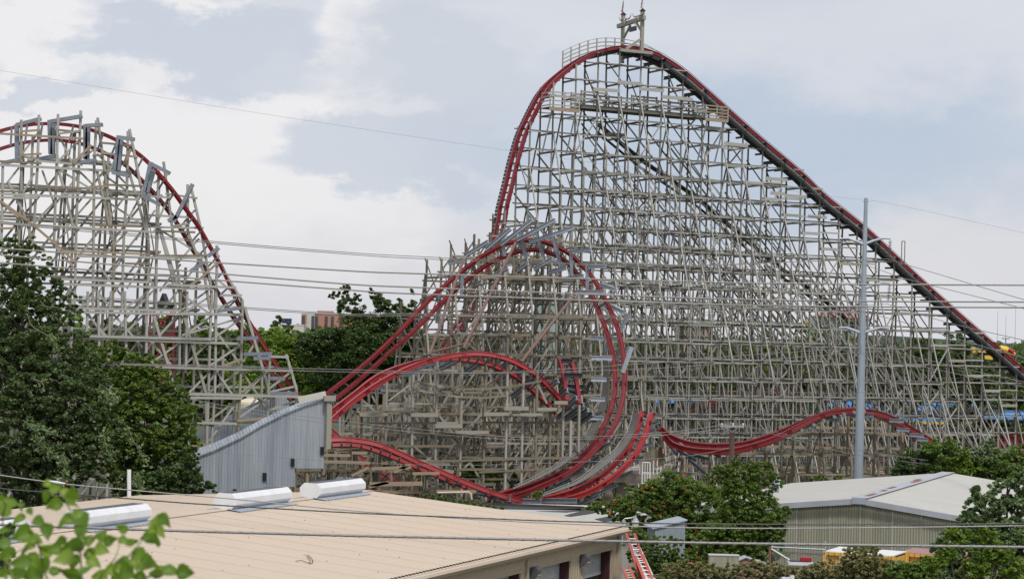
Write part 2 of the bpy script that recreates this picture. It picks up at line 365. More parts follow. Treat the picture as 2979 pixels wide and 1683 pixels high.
def tree(name, label, cat, blobs_px, Y, n, leaf, m, ground=0, group=None, trunk=True, hollow=.35, clump=.28, depth=.8, tr=.22, up=.5, extra=None, dark=None):
    bl = []
    for (u, v, r) in [b[:3] for b in blobs_px]:
        yy = Y+RNG.uniform(-.35,.35)*r*Y/F0; p = PY(u, v, yy); rr = r*Y/F0; bl.append(((p.x,p.y,p.z),(rr, rr*depth, rr*.92)))
    cx = sum(b[0][0]*b[1][0] for b in bl)/sum(b[1][0] for b in bl)
    root = thing(name, label, cat, (cx, Y, ground), group)
    pts = crown_points(bl, n, clump, hollow); pts = pts[pts[:,2] > ground+.05]
    numesh('crown' if trunk else 'foliage', leaves(pts, leaf, up), len(pts), m, root)
    if trunk:
        mb = MB(); big = sorted(bl, key=lambda b: -b[1][0])[:7]; zt = min(b[0][2] for b in bl)
        fork = Vector((cx+.1, Y, max(ground+1.0, ground+(zt-ground)*.55)))
        mb.tube([(cx,Y,ground-.3),(cx+.06,Y,ground+.5),fork], [tr*1.35,tr,tr*.8], 8)
        for b in big:
            e = Vector(b[0]); mid = fork.lerp(e,.5)+Vector((RNG.uniform(-.3,.3),0,.3)); mb.tube([fork,mid,e+Vector((0,0,b[1][2]*.55))], [tr*.6,tr*.35,tr*.1], 6)
            for q in range(4):
                d = Vector(RNG.normal(size=3)).normalized(); d.z = abs(d.z); mb.tube([e, e+Vector((d.x*b[1][0],d.y*b[1][1],d.z*b[1][2]))*.85], [tr*.2,tr*.05], 5)
        mb.build('trunk', M['bark'], root)
    return root
UP = Vector((0,0,1))
# ------------------------------------------------------------------ timber trestles
class Members:
    """collects single timbers of one thing; the 100 that show largest per kind become parts, the rest one part"""
    def __init__(s): s.d = {}
    def add(s, kind, mats_, segs, inner=False):
        """segs: list of (a, b, w, h)"""
        if not segs: return
        sz = 0; vis = False
        for a, b, w_, h_ in segs:
            pa, pb = proj(a), proj(b)
            c = lambda p: (min(max(p[0],0),W0), min(max(p[1],0),H0))
            x, y = c(pa), c(pb); l = math.hypot(x[0]-y[0], x[1]-y[1]); sz += l*max(w_,h_)/Vector(a).length
            if -150 < min(pa[0],pb[0]) < W0+150 or -150 < max(pa[0],pb[0]) < W0+150: vis = True
        if vis: s.d.setdefault(kind, []).append((sz, segs, mats_))
    def build(s, root, default, ref=(0,0,1)):
        for kind, lst in s.d.items():
            lst.sort(key=lambda t: -t[0])
            for sz, segs, m_ in lst[:100]:
                mb = MB()
                for a, b, w_, h_ in segs: mb.beam(a, b, w_, h_, ref)
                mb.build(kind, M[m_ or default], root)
            if len(lst) > 100:
                mb = MB(); ms = [M[default]]+([M['wood_dark']] if default != 'wood_dark' else [])
                for sz, segs, m_ in lst[100:]:
                    for a, b, w_, h_ in segs: mb.beam(a, b, w_, h_, ref, 1 if m_ == 'wood_dark' else 0)
                tag(mb.build(kind, ms, root), kind='stuff')
def zprof(x, y, prof, z=20):
    for _ in range(6):
        u, v = proj((x, y, z)); z += (v-interp(u, prof))*y/F0
    return z
def trestle(name, label, u0, Y0, ang, s0, s1, sp, prof, zbase=0, base=1.92, planes=(0, 2.8), legs=3, legdz=5.2, legdx=2.1, firstdrop=5.5,
            matn='wood', farlegs=2, post=.21, dk=.75, capover=0, diag='\\', longb=True, jitter=.0, newwood=.12, dens=1.0, ledw=.15, longx=6.0, zmin=-99, fam=False, nearx=True, minpost=0, sway=2, bw=.16, bstep=2):
    a = R(ang); d = Vector((math.cos(a), math.sin(a), 0)); n = Vector((-math.sin(a), math.cos(a), 0))
    P0 = PY(u0, 980, Y0); P0.z = 0
    root = thing(name, label, 'trestle', P0+d*(s0+s1)/2)
    mem = Members(); S = []; x = s0
    while x <= s1+1e-6: S.append(x); x += sp
    T = lambda s, q, z: P0+d*s+n*q+UP*z
    tops = [max(zprof(*(P0+d*s)[:2], prof), zmin) for s in S]
    rng = random.Random(hash(label) % 1000 if False else len(label))
    lev = lambda z: zbase+math.ceil((z-zbase)/base)*base
    J = lambda: rng.uniform(-.04, .04)
    env = []                       # per bent: list of planes as (q, ztop) vertical lines
    for i, s in enumerate(S):
        zt = tops[i]; lines = []
        if zt < zbase+.6: env.append([]); continue
        new = 'wood_new' if rng.random() < newwood else None
        for q in planes:
            tq = zt+(.45 if q == planes[0] else .2)
            # posts are spliced: upper piece set a little proud of the lower one
            segs = []; z = zbase; k = 0
            while z < tq:
                z2 = min(tq, z+base*rng.choice([3,4]))
                segs.append((T(s+J()*.6+(.05 if k % 2 else 0), q+J()*.5, z), T(s+J()*.6+(.05 if k % 2 else 0), q+J()*.5, z2+(.25 if z2 < tq else 0)), post, post*(.9 if k % 2 else 1.05)))
                z = z2; k += 1
            mem.add('post', new if q == planes[0] and (zt-zbase < 12 or i % 4 == 1) else ('wood_dark' if q != planes[0] and rng.random() < dk else None), segs); lines.append((q, tq))  # most rear posts get the darker wood: inner shade painted as colour
        for side, K in ((-1, legs), (1, farlegs)):
            q = planes[0] if side < 0 else planes[-1]; zs = lev(zt-firstdrop); k = 0
            while k < K and zs-legdz*.9 > zbase+base*.6:
                zk = zs-legdz-base*.0; q2 = q+side*legdx
                mem.add('batter_post', 'wood_dark' if side > 0 and rng.random() < dk else None, [(T(s,q+side*.1,zs+.3), T(s,q2,zk), post*.9, post*.9), (T(s,q2,zk+.1), T(s,q2,zbase), post*.9, post*.9)])  # far legs likewise carry the frame's shade in their wood colour
                lines.append((q2, zk)); q = q2; zs = lev(zk-base*1.1*rng.choice([1,1,2])); k += 1
            if longb and zt-zbase > 16 and K:
                for kk in range(2):
                    za = zbase+(zt-zbase)*(.62-.27*kk); qq = planes[0] if side < 0 else planes[-1]
                    mem.add('batter_post', 'wood_dark' if side > 0 and rng.random() < dk else None, [(T(s+.15,qq+side*(.3+kk*legdx),za), T(s+.15,qq+side*(longx*(1-.3*kk)+kk*legdx),zbase), post*.85, post*.85)])
        env.append(lines)
        # sway braces across the bent and cross girts
        L_ = sorted(lines); z = zbase+base
        while z < zt-.5:
            qs = [q for q, t in L_ if t > z-.1]
            if len(qs) > 1: mem.add('cross_girt', 'wood_dark' if rng.random() < dk*.6 else None, [(T(s+.14,qs[0]-.25,z-.05), T(s+.14,qs[-1]+.25,z-.05), .07, .2)])
            z += base
        z = zbase+(i % 2)*base; k = 0
        while z < zt-base and dens > .5:
            qs = [q for q, t in L_ if t > z+base*1.6]
            prs = list(zip(qs[:-1], qs[1:]))
            for qa, qb in (prs if sway > 1 else prs[(k+i) % 2::2]):
                if (k+i) % 2: qa, qb = qb, qa
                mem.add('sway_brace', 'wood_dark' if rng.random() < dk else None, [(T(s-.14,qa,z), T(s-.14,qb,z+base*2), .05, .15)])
            z += base*(2 if sway > 1 else 4); k += 1
    # ledgers: continuous rows along each vertical line of the envelope
    z = zbase+base; lvl = 0; zmax = max(tops)
    nmax = max((len(e) for e in env), default=0)
    while z < zmax:
        for j in range(nmax):
            run = []
            for i in range(len(S)-1):
                e1, e2 = env[i], env[i+1]
                if j < len(e1) and j < len(e2) and e1[j][1] > z and e2[j][1] > z-.6:
                    q1, q2 = e1[j][0], e2[j][0]; sd_ = -.16 if q1 <= planes[0] else .16; zo = (0,.42,-.35,.3,-.45,.5,-.25,.15,-.5,.35,.0,.25)[j % 12]*(1 if q1 > planes[0]-.1 else .5)
                    run.append((T(S[i]-.28, q1+sd_, z+zo+J()), T(S[i+1]+.28, q2+sd_, z+zo+J()), .06, ledw*rng.uniform(.9,1.2)))
                    if (lvl+j) % 4 == 0: run.append((T(S[i]-.25, q1-sd_, z-.05), T(S[i+1]+.25, q2-sd_, z-.05), .06, ledw))
                elif run: mem.add('ledger', 'wood_dark' if (j > 0 and env[0 if not env[i] else i][min(j, len(env[i])-1)][0] > planes[0] and rng.random() < dk*.8) else None, run); run = []
            if run: mem.add('ledger', 'wood_dark' if 0 < j < len(planes) and rng.random() < dk*.8 else None, run)
        z += base; lvl += 1
    # longitudinal braces
    for j, q in enumerate(list(planes)+([planes[0]-legdx, planes[-1]+legdx] if legs else [])):
        if j == 0 and not nearx: continue
        for i in range(len(S)-1):
            if not env[i] or not env[i+1]: continue
            tq = lambda k: (tops[k] if q in planes else (tops[k]-firstdrop-legdz-1 if legs else 0))
            if j == 0:
                # near plane: a few rising braces
                if i % 3 == 1:
                    z = zbase+base*rng.choice([0,1,2])
                    while z+base*2 < min(tq(i), tq(i+1)):
                        mem.add('brace', None, [(T(S[i],q-.22,z), T(S[i+1],q-.22,z+base*2), .06, .16)]); z += base*rng.choice([4,5,6])
            else:
                z = zbase+base*((i*7+j*3) % 2)
                hi = min(tq(i), tq(i+1)) if diag == '/' else tq(i)
                while z+base*1.5 < hi and rng.random() < .97:
                    if rng.random() < dens*.92:
                        za, zb = (z+base*1.5, z) if diag == '\\' else (z, z+base*2)
                        if zb > tops[i+1]+.3 or za > tops[i]+.3: za = min(za, tops[i]); zb = min(zb, tops[i+1])
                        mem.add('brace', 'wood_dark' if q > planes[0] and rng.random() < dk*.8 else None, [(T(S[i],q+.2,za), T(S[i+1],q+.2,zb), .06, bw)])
                        if rng.random() < .12: mem.add('brace', None, [(T(S[i],q+.28,zb), T(S[i+1],q+.28,za), .06, .16)])
                    z += base*(bstep if j < 2 else 1)
    if fam:
        for qf in (planes[-1]+.45, planes[-1]+2.6):
            for i0 in range(0, len(S)-2):
                za = tops[i0]-firstdrop-1.2; i = i0
                if qf > planes[-1]+1: za -= 6
                while i < len(S)-1 and za > zbase+2:
                    j = min(i+3, len(S)-1); zb = za-(S[j]-S[i])*1.02
                    if zb < zbase: break
                    if rng.random() < .93: mem.add('long_brace', 'wood_dark' if rng.random() < .55 else None, [(T(S[i],qf,za), T(S[j],qf,zb), .07, .17)])
                    i = j; za = zb
    mem.build(root, matn)
    return root, T, S, tops

DROP = [(1296,1003),(1322,989),(1342,950),(1362,917),(1378,877),(1394.7,831),(1411,791),(1428,748),(1442,715),(1454,682),(1464,640),(1470,600),(1485,540),(1499,480),(1509,442),(1525,389),(1542,350),(1565,303),(1585,267),(1611,234),(1637,211),(1664,190),(1697,168),(1730,152),(1763,140),(1793,134.6),(1816,133),(1844,135),(1872,140),(1900,149),(1928,162),(1987,201),(2060,264),(2200,389),(2331,500),(2403,569),(2516,659),(2629,764),(2738,864),(2893,1000),(2979,1075),(3120,1198)]
topm = [(u, v+17+(4 if u > 1830 else 0)) for u, v in DROP]
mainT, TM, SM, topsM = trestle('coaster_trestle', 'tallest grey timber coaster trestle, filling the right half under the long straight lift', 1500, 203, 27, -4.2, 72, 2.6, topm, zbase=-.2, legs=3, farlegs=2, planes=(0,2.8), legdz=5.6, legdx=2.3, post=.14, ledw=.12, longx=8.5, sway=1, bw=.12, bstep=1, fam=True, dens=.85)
aM = R(27); dM = Vector((math.cos(aM), math.sin(aM), 0)); nM = Vector((-math.sin(aM), math.cos(aM), 0)); P0M = PY(1500, 980, 203); P0M.z = 0
topF = [(-150,420),(0,432),(30,350),(62,336),(115,334),(170,336),(235,326),(285,347),(385,382),(400,440),(475,476),(560,548),(570,700),(637,727),(705,893),(715,1010),(838,1036),(865,1140),(950,1150),(1000,1200)]
topF2 = [(u, v+70) for u, v in topF]
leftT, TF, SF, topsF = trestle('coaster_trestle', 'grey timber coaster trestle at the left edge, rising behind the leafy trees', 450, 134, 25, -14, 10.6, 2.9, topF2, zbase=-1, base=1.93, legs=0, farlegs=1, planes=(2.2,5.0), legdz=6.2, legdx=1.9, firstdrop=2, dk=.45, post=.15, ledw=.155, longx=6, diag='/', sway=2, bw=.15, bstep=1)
topB = [(1220,880),(1245,880),(1300,765),(1340,745),(1400,703),(1440,690),(1500,660),(1590,675),(1650,655),(1670,700),(1690,790),(1735,850),(1800,940),(1840,1040),(1900,1140),(2000,1260),(2060,1320)]
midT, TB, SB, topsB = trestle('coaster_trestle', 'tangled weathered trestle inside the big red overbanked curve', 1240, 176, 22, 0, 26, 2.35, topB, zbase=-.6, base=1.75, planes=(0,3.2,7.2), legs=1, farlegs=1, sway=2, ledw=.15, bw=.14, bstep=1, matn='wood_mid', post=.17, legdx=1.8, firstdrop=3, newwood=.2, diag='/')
topC = [(960,1275),(1000,1245),(1050,1175),(1130,1125),(1200,1085),(1275,1062),(1345,1048),(1420,1045),(1490,1070),(1560,1115),(1620,1165),(1700,1200),(1790,1230)]
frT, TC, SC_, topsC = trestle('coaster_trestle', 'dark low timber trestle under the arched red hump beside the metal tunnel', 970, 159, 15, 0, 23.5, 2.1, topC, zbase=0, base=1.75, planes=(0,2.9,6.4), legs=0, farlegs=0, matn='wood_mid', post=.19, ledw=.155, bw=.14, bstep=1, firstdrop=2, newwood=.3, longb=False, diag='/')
topD = [(930,1296),(955,1296),(1065,1304),(1165,1335),(1270,1382),(1400,1432),(1450,1452),(1520,1462)]
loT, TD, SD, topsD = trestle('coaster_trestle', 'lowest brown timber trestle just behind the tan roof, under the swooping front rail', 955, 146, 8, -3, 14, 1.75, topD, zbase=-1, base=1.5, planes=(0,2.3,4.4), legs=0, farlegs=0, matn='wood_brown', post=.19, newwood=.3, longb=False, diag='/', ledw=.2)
topE = [(1900,1345),(2000,1322),(2130,1322),(2250,1296),(2330,1240),(2400,1212),(2500,1204),(2560,1215),(2620,1245),(2700,1300),(2750,1330)]
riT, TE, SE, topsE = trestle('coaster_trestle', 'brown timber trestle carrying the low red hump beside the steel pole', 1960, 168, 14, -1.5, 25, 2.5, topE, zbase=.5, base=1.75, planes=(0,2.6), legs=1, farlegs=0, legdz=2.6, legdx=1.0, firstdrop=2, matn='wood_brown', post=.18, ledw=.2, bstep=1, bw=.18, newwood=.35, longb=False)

# ------------------------------------------------------------------ track
def frames(A, B):
    """rail paths A,B (matched) -> lateral X and normal Y vectors"""
    X, Y_ = [], []
    for i in range(len(A)):
        t = (A[min(i+1,len(A)-1)]-A[max(i-1,0)]).normalized(); x = (B[i]-A[i]); x = (x-t*x.dot(t))
        x = x.normalized() if x.length > 1e-4 else Vector((0,1,0)); X.append(x); Y_.append(x.cross(t).normalized())
    return X, Y_
def two_rails(root, A, B, w=.30, h=.34, m='red', tie_every=3, tie=True, tiem='steel'):
    X, Yv = frames(A, B)
    sgn = 1 if sum(y.z for y in Yv) >= 0 else -1; Yv = [y*sgn for y in Yv]
    for P in (A, B):
        mb = MB(); mb.sweep(P, X, Yv, w, h*.14); r = mb
        r.sweep([p-y*h*.5 for p, y in zip(P, Yv)], X, Yv, w*.62, h*.84)
        r.sweep([p-y*h for p, y in zip(P, Yv)], X, Yv, w, h*.14)
        rl = mb.build('rail', M[m], root); sp = MB()
        for i in range(6, len(P)-2, 11):
            t = (P[i+1]-P[i]).normalized()
            for f in (-.16,0,.16): c_ = P[i]-Yv[i]*h*.5+t*f; sp.sweep([c_-t*.02, c_+t*.02], [X[i]]*2, [Yv[i]]*2, w*1.06, h*1.1)
        tag(sp.build('splice_flange', M['red_dull'], rl), kind='stuff')
    if tie:
        segs = []
        for i in range(1, len(A)-1, tie_every):
            segs.append((A[i]-Yv[i]*(h+.06)-X[i]*.06, B[i]-Yv[i]*(h+.06)+X[i]*.06, Yv[i]))
        segs.sort(key=lambda s: -1/(s[0].length))
        for a, b, y in segs[:100]: MB().ibeam(a, b, .12, .13, y).build('cross_tie', M[tiem], root)
        if len(segs) > 100:
            mb = MB()
            for a, b, y in segs[100:]: mb.ibeam(a, b, .12, .13, y)
            tag(mb.build('cross_tie', M[tiem], root), kind='stuff')
    return X, Yv
def track_plane(name, label, pix, P0, n, q, gauge, npts, m='red', **k):
    """track whose near rail is read at pixels pix in the vertical plane through P0+n*q"""
    c = [PP(u, v, P0+n*q, n) for u, v in pix]; A = [Vector(p) for p in spline(c, npts)]; B = [p+n*gauge for p in A]
    root = thing(name, label, 'track', c[len(c)//2]); return root, A, B, two_rails(root, A, B, m=m, **k)
def track_px(name, label, pa, pb, Ya, Yb, npts, **k):
    """rails read as pixel lines with depths along them"""
    def lift(p, Y):
        s = spline(p, npts); return [PY(u, v, float(np.interp(i/(npts-1), [y[0] for y in Y], [y[1] for y in Y]))) for i, (u, v) in enumerate(s)]
    A, B = lift(pa, Ya), lift(pb, Yb); root = thing(name, label, 'track', A[len(A)//2]); return root, A, B, two_rails(root, A, B, **k)
liftP = [p for p in DROP if p[0] >= 1816]; dropP = [p for p in DROP if p[0] <= 1816 and p[1] < 960]
dropP = [(1255,1075),(1278,1040),(1300,1000),(1335,950)]+[p for p in dropP if p[0] > 1345]
rt, A, B, (X, Yv) = track_plane('coaster_track', 'long straight red and black lift track climbing to the top of the tallest trestle', liftP, P0M, nM, .5, 1.35, 150, m='red_dull', tie_every=4, tiem='steel_dk')
# chain trough and dark underside of the lift, walkway steps beside it
mb = MB(); C_ = [(a+b)/2-y*.75 for a, b, y in zip(A, B, Yv)]
mb.sweep(C_, X, Yv, .8, .45); mb.build('chain_trough', M['steel_dk'], rt)
mb = MB(); mb.sweep([p-y*.55+x*.0 for p, x, y in zip(A, X, Yv)], X, Yv, .2, .5); mb.sweep([p-y*.55 for p, y in zip(B, Yv)], X, Yv, .2, .5); mb.build('track_spine', M['steel_dk'], rt)
mb = MB()
for i in range(12, len(A)-1):
    for f in (0, .5):
        c = A[i].lerp(A[i+1], f)-Yv[i]*1.0+nM*-.75; c.z -= .1; mb.box(c, .5, .75, .06, dM)
tag(mb.build('catwalk_step', M['cable_mid'], rt), kind='stuff')
mb = MB(); mb.sweep([p-nM*1.1-y*1.25 for p, y in zip(A, Yv)][10:], X[10:], Yv[10:], .07, .22); mb.build('catwalk_stringer', M['steel_dk'], rt)
mb = MB(); mb.sweep([p+nM*.1+y*.28-UP*.05 for p, y in zip(A, Yv)], X, Yv, .05, .05); mb.build('guard_rail', M['red_worn'], rt)
for i, s in enumerate(SM):      # dark steel ledger beams crossing below the lift at each bent
    z = topsM[i]
    u, v = proj(TM(s, 0, z))
    if u > 1700: MB().ibeam(TM(s, -.9, z+.15), TM(s, 3.8, z+.15), .3, .34).build('ledger_beam', M['steel_dk'], rt)
# mid-span ledger beams
for i in range(len(SM)-1):
    s = (SM[i]+SM[i+1])/2; z = (topsM[i]+topsM[i+1])/2; u, v = proj(TM(s, 0, z))
    if u > 1860: MB().beam(TM(s, -.4, z+.2), TM(s, 3.2, z+.2), .2, .2).build('hanger_beam', M['steel_dk'], rt)
c = PP(*Z6(1735,640)[0], P0M+nM*.4, nM)
mb = MB()
for dx in (-.22, .22): mb.tube([c+dM*dx, c+dM*dx+UP*2.6], .06, 6)
mb.tube([c-dM*.22+UP*2.6, c+dM*.22+UP*2.6], .06, 6); mb.build('marker_post', M['cable'], rt)
rt, A, B, (X, Yv) = track_plane('coaster_track', 'steep red first drop plunging left from the summit behind the curve', dropP[::-1], P0M, nM, .3, 1.5, 110, m='red', tie_every=2, tiem='steel_dk')
mb = MB()
for i in range(8, len(A)-4, 1):        # stair-like tie ends along the outside of the drop
    if A[i].z > 16: mb.beam(B[i]+X[i]*.1-Yv[i]*.3, B[i]+X[i]*1.25-Yv[i]*.3, .3, .1, Yv[i])
tag(mb.build('tie_end', M['steel_dk'], rt), kind='stuff')
# curved handrail on the outside of the crest
hp = [(a-b)*0+b+nM*1.0 for a, b in zip(A, B)]
crest = [Vector(p) for p in spline([PP(u, v, P0M+nM*3.4, nM) for u, v in [(1637,150),(1670,134),(1707,120),(1740,112.5),(1772,111),(1803,113),(1830,117),(1860,124),(1890,136),(1925,158)]], 24)]
for k in range(5):
    mb = MB(); P = [p-UP*.42*k for p in crest]; mb.sweep(P, [nM]*len(P), [UP]*len(P), .06, .13 if k else .07); mb.build('handrail', M['wood_new' if k == 3 else 'wood'], rt)
for i in range(0, 24, 2):
    if i < 15: MB().beam(crest[i]+UP*.05-nM*.06, crest[i]-UP*(2.3 if i == 0 else 1.75)-nM*.06, .12, .12).build('handrail_post', M['wood'], rt)
# overbanked curve
B1 = [(950.5,1145),(978,1123),(1035.6,1079.5),(1099.7,1025),(1167.6,959),(1200,923),(1236,886),(1282,841),(1352,783),(1404.5,744),(1457,715),(1497,702),(1533,698),(1579,702),(1612,714),(1652,735),(1688,768),(1721,804.5),(1754,860),(1777,910),(1797,963),(1810,1025.6),(1814,1080),(1811,1136),(1801,1185),(1780.6,1238.7),(1747.7,1280),(1682,1345.7),(1632.5,1378.6),(1579,1403),(1525.5,1424),(1476,1438),(1420,1450)]
B2 = [(978,1160),(1010,1135),(1070.6,1085),(1144,1018),(1200,969),(1260,910),(1282.5,886),(1358,818),(1414.5,775),(1464,750),(1507,734),(1556,728.7),(1596,737),(1639,758),(1678,798),(1715,851),(1741,910),(1761,963),(1777,1019),(1785,1080),(1785,1136),(1774.5,1185),(1752,1238.7),(1720,1290),(1641,1362),(1579,1392),(1525,1412),(1476,1425),(1420,1440)]
B1 = [(u,v+3) for u, v in B1]
YB = [(0,163),(.3,172),(.5,174),(.7,166),(.85,157),(1,150)]
rt, A, B, (X, Yv) = track_px('coaster_track', 'big red overbanked curve rising from the metal tunnel and looping down to the right', B1, B2, YB, [(a, b+(1.0 if a > .62 else .5)) for a, b in YB], 120, w=.28, h=.28, tie_every=3)
def steel(root, lst, Y, w, h, m='steel_lt', name='steel_beam', zz=None, dY=0):
    for q in lst:
        a, b = zz(*q) if zz else [(q[0],q[1]),(q[2],q[3])]
        MB().ibeam(PY(*a, Y+dY), PY(*b, Y-dY), w*.8, h*.82).build(name, M[m], root)
steel(rt, [(320,500,460,470),(475,430,670,310),(650,380,865,195),(780,340,1060,120),(920,300,1260,120),(1030,318,1420,190),(1400,400,1575,382),(1550,530,1705,530),(1665,690,1780,730),(1440,752,1690,755),(1200,583,1360,540),(1070,555,1240,462),(920,570,1020,500),(1330,640,1510,612),(740,600,840,540),(560,690,612,665),(1760,880,1860,930),(1570,1160,1860,1166),(1570,1335,1820,1342)], 170.5, .32, .40, zz=Z4, dY=.8)
steel(rt, [(1995,98,2140,100),(1990,250,2100,252),(1990,390,2090,392),(1965,520,2080,525),(1885,755,2000,765),(2215,200,2280,20)], 161, .32, .42, zz=Z5)
steel(rt, [(950,230,1000,460),(1090,220,1165,490),(1240,260,1305,530),(795,270,812,440),(1400,380,1402,600),(1540,520,1540,760),(240,790,215,1030),(440,600,432,780),(1830,1090,1910,950),(1870,1310,1915,1240),(1690,1300,1740,1150)], 171.5, .35, .4, m='steel', zz=Z4, name='steel_strut')
for a in [(450,470,150,1310),(910,320,450,1250),(1420,790,960,1370),(460,1210,150,1290),(470,1200,560,1270)]:
    p, q = Z4(*a); MB().tube([PY(*p,169), PY(*q,163)], .13 if a[0] != 470 and a[0] != 460 else .09, 8).build('pipe_brace', M['red_worn'], rt)
for t in ((560,0,520,160),(450,170,380,330)): pass
def walkway(root, pts, Y, wpx, n=70, m='wood_mid', slat=.86):
    m = 'deck_grey'; wp = wpx if isinstance(wpx, tuple) else ([0,1],[wpx,wpx])
    s = spline(pts, n); mb = MB()
    for i in range(n-1):
        a, b = s[i], s[i+1]; wpx = float(np.interp(i/n, *wp)); t = np.array([b[0]-a[0], b[1]-a[1]]); ln = np.hypot(*t); t = t/ln; nn = np.array([t[1], -t[0]])
        if nn[0] > 0: nn = -nn
        Yi = float(np.interp(i/n, [0,1], Y)); e = a+t*ln*slat
        q = [PY(*a, Yi), PY(*(a+nn*wpx), Yi+.9), PY(*(e+nn*wpx), Yi+.9), PY(*e, Yi)]
        mb.prism(q, Vector((0,.08,-.05)))
    tag(mb.build('walkway_board', M[m], root), kind='stuff')
    mb = MB(); P = []
    for i in range(0, n, 2):
        a, b = s[i], s[min(i+1,n-1)]; t = np.array(s[min(i+1,n-1)])-np.array(s[max(i-1,0)]); t /= np.hypot(*t); nn = np.array([t[1],-t[0]])
        if nn[0] > 0: nn = -nn
        wpx = float(np.interp(i/n, *wp))
        P.append(PY(*(a+nn*(wpx+3)), float(np.interp(i/n,[0,1],Y))+.9))
    mb.tube(P, .035, 5); mb.build('walkway_cable', M['cable'], root)
walkway(rt, Z5(2105,80,2115,250,2110,390,2080,500,2035,600,1985,680,1900,770,1800,850,1690,915,1560,975,1440,1025), [166,151], ([0,.35,.55,.75,1],[13,22,18,10,4]))
for a in Z5(2105,690,2025,790,1915,870,1815,945,1695,1010):
    MB().ibeam(PY(a[0]+13,a[1]+4,160), PY(a[0]-62,a[1]+42,161.5), .22, .26).build('steel_beam', M['steel'], rt)
# arched hump
C1 = [(945,1232),(959.7,1219),(1023.5,1163),(1101.6,1108),(1180,1068),(1258,1040),(1336,1026),(1394,1024),(1443,1031),(1488.5,1045),(1529.6,1066),(1566.7,1090.5),(1595.5,1119),(1624,1148),(1655,1182)]
C2 = [(945,1203),(959.7,1192),(1023.5,1144),(1097.5,1088.5),(1180,1056),(1262,1038),(1352.7,1040),(1414,1051.4),(1455.6,1068),(1496.7,1086),(1534,1115),(1566.7,1144),(1599.6,1173),(1630,1205)]
rt, A, B, (X, Yv) = track_px('coaster_track', 'bright red arched hump carried on slanting grey steel beams in the centre', C1, C2, [(0,150),(.5,155),(1,159)], [(0,151.6),(.5,156.5),(1,160.5)], 90, w=.34, h=.32, tie_every=3, m='red_bright')
steel(rt, [(620,220,755,210),(445,305,570,310),(290,435,380,440),(140,545,235,560),(730,178,930,122),(925,175,1095,90),(1100,205,1270,82),(1290,225,1430,105),(1370,255,1560,150),(1430,375,1660,195),(1540,395,1760,258),(1740,392,1825,325),(1750,520,1890,380),(1800,535,1940,430),(1850,552,1970,465),(1900,565,2005,492)], 158.9, .34, .42, m='steel', zz=Z5, dY=1.5)
# second crest seen end-on
rt, A, B, _ = track_px('coaster_track', 'short worn red track diving towards the viewer between the hump and the overbanked curve', Z5(1775,130,1772,98,1785,150,1810,270,1822,395), Z5(1850,125,1838,100,1862,140,1888,240,1915,420), [(0,172),(.25,170),(1,160)], [(0,172),(.25,170),(1,160)], 30, w=.3, h=.36, tie_every=3, m='red_dull')
for q in [(1780,120,1860,120),(1800,220,1930,222),(1815,300,1950,305),(1830,340,1940,345)]:
    steel(rt, [q], 166, .3, .45, m='steel_dk', zz=Z5)
# front low track
D1 = [(953.5,1273),(1003,1271.6),(1064.6,1279),(1114,1292),(1167.5,1314.8),(1221,1339.5),(1270,1360),(1332,1386.8),(1393.8,1411.5),(1455.5,1433),(1509,1447),(1566.7,1452),(1632.5,1447),(1702.5,1428),(1764,1395),(1813.6,1354),(1850.6,1308.6),(1875,1255),(1888,1214),(1898,1197.5),(1903,1203)]
D2 = [(953,1288),(1010,1286),(1064,1293),(1167,1331),(1221,1355),(1270,1375),(1332,1400),(1393,1423),(1455,1441),(1509,1449),(1567,1446),(1641,1430),(1702.5,1405),(1756,1372),(1793,1337),(1822,1304.5),(1842,1263),(1854.7,1230),(1863,1197.5),(1872,1195),(1880,1202)]
YD = [(0,144),(.5,147),(.75,152),(1,160)]
rt, A, B, (X, Yv) = track_px('coaster_track', 'bright red front track swooping low behind the tan roof and up to an end-on crest', D1, D2, YD, [(a,b+1.2) for a, b in YD], 110, w=.32, h=.32, tie_every=3, m='red_bright')
steel(rt, [(130,720,300,735),(300,715,445,740),(445,755,590,770),(590,800,730,812),(735,880,910,888),(915,962,1085,970),(1090,1035,1255,1045),(540,800,590,815),(740,835,830,850),(900,928,990,935),(1270,1085,1420,1095),(1440,1105,1640,1112),(1640,1105,1890,1108)], 147.5, .34, .44, m='steel', zz=Z5, dY=.6)
for a in Z5(2255,890,2145,985,2020,1060,1885,1100,2330,790,2400,690,2415,600,2440,540):
    MB().ibeam(PY(a[0]+14,a[1]+4,161.8), PY(a[0]-62,a[1]+ (38 if a[1] > 1360 else 30),162.8), .22, .27).build('steel_beam', M['steel'], rt)
for a in Z5(2350,500,2355,540,2340,580,2330,620,2320,660,2300,700):
    MB().beam(PY(a[0]+2,a[1]+6,162.5), PY(a[0]+30,a[1]-6,162.5), .2, .22).build('steel_beam', M['steel'], rt)
walkway(rt, Z5(2332,490,2318,560,2290,640,2240,720,2180,790,2090,860,2010,920,1900,985,1780,1030,1650,1075), [159,147], ([0,.3,.55,.75,1],[17,18,15,8,4]))
rt2, A, B, _ = track_px('coaster_track', 'red return track dropping from the tunnel mouth behind the brown timber trestle', Z5(135,575,210,645,310,750,450,845,540,895,640,960,760,1010,860,1035), Z5(135,600,190,655,290,765,430,865,520,915,620,980,740,1022,850,1048), [(0,156),(1,152)], [(0,157.5),(1,153.5)], 40, w=.34, h=.36, m='red_dull')
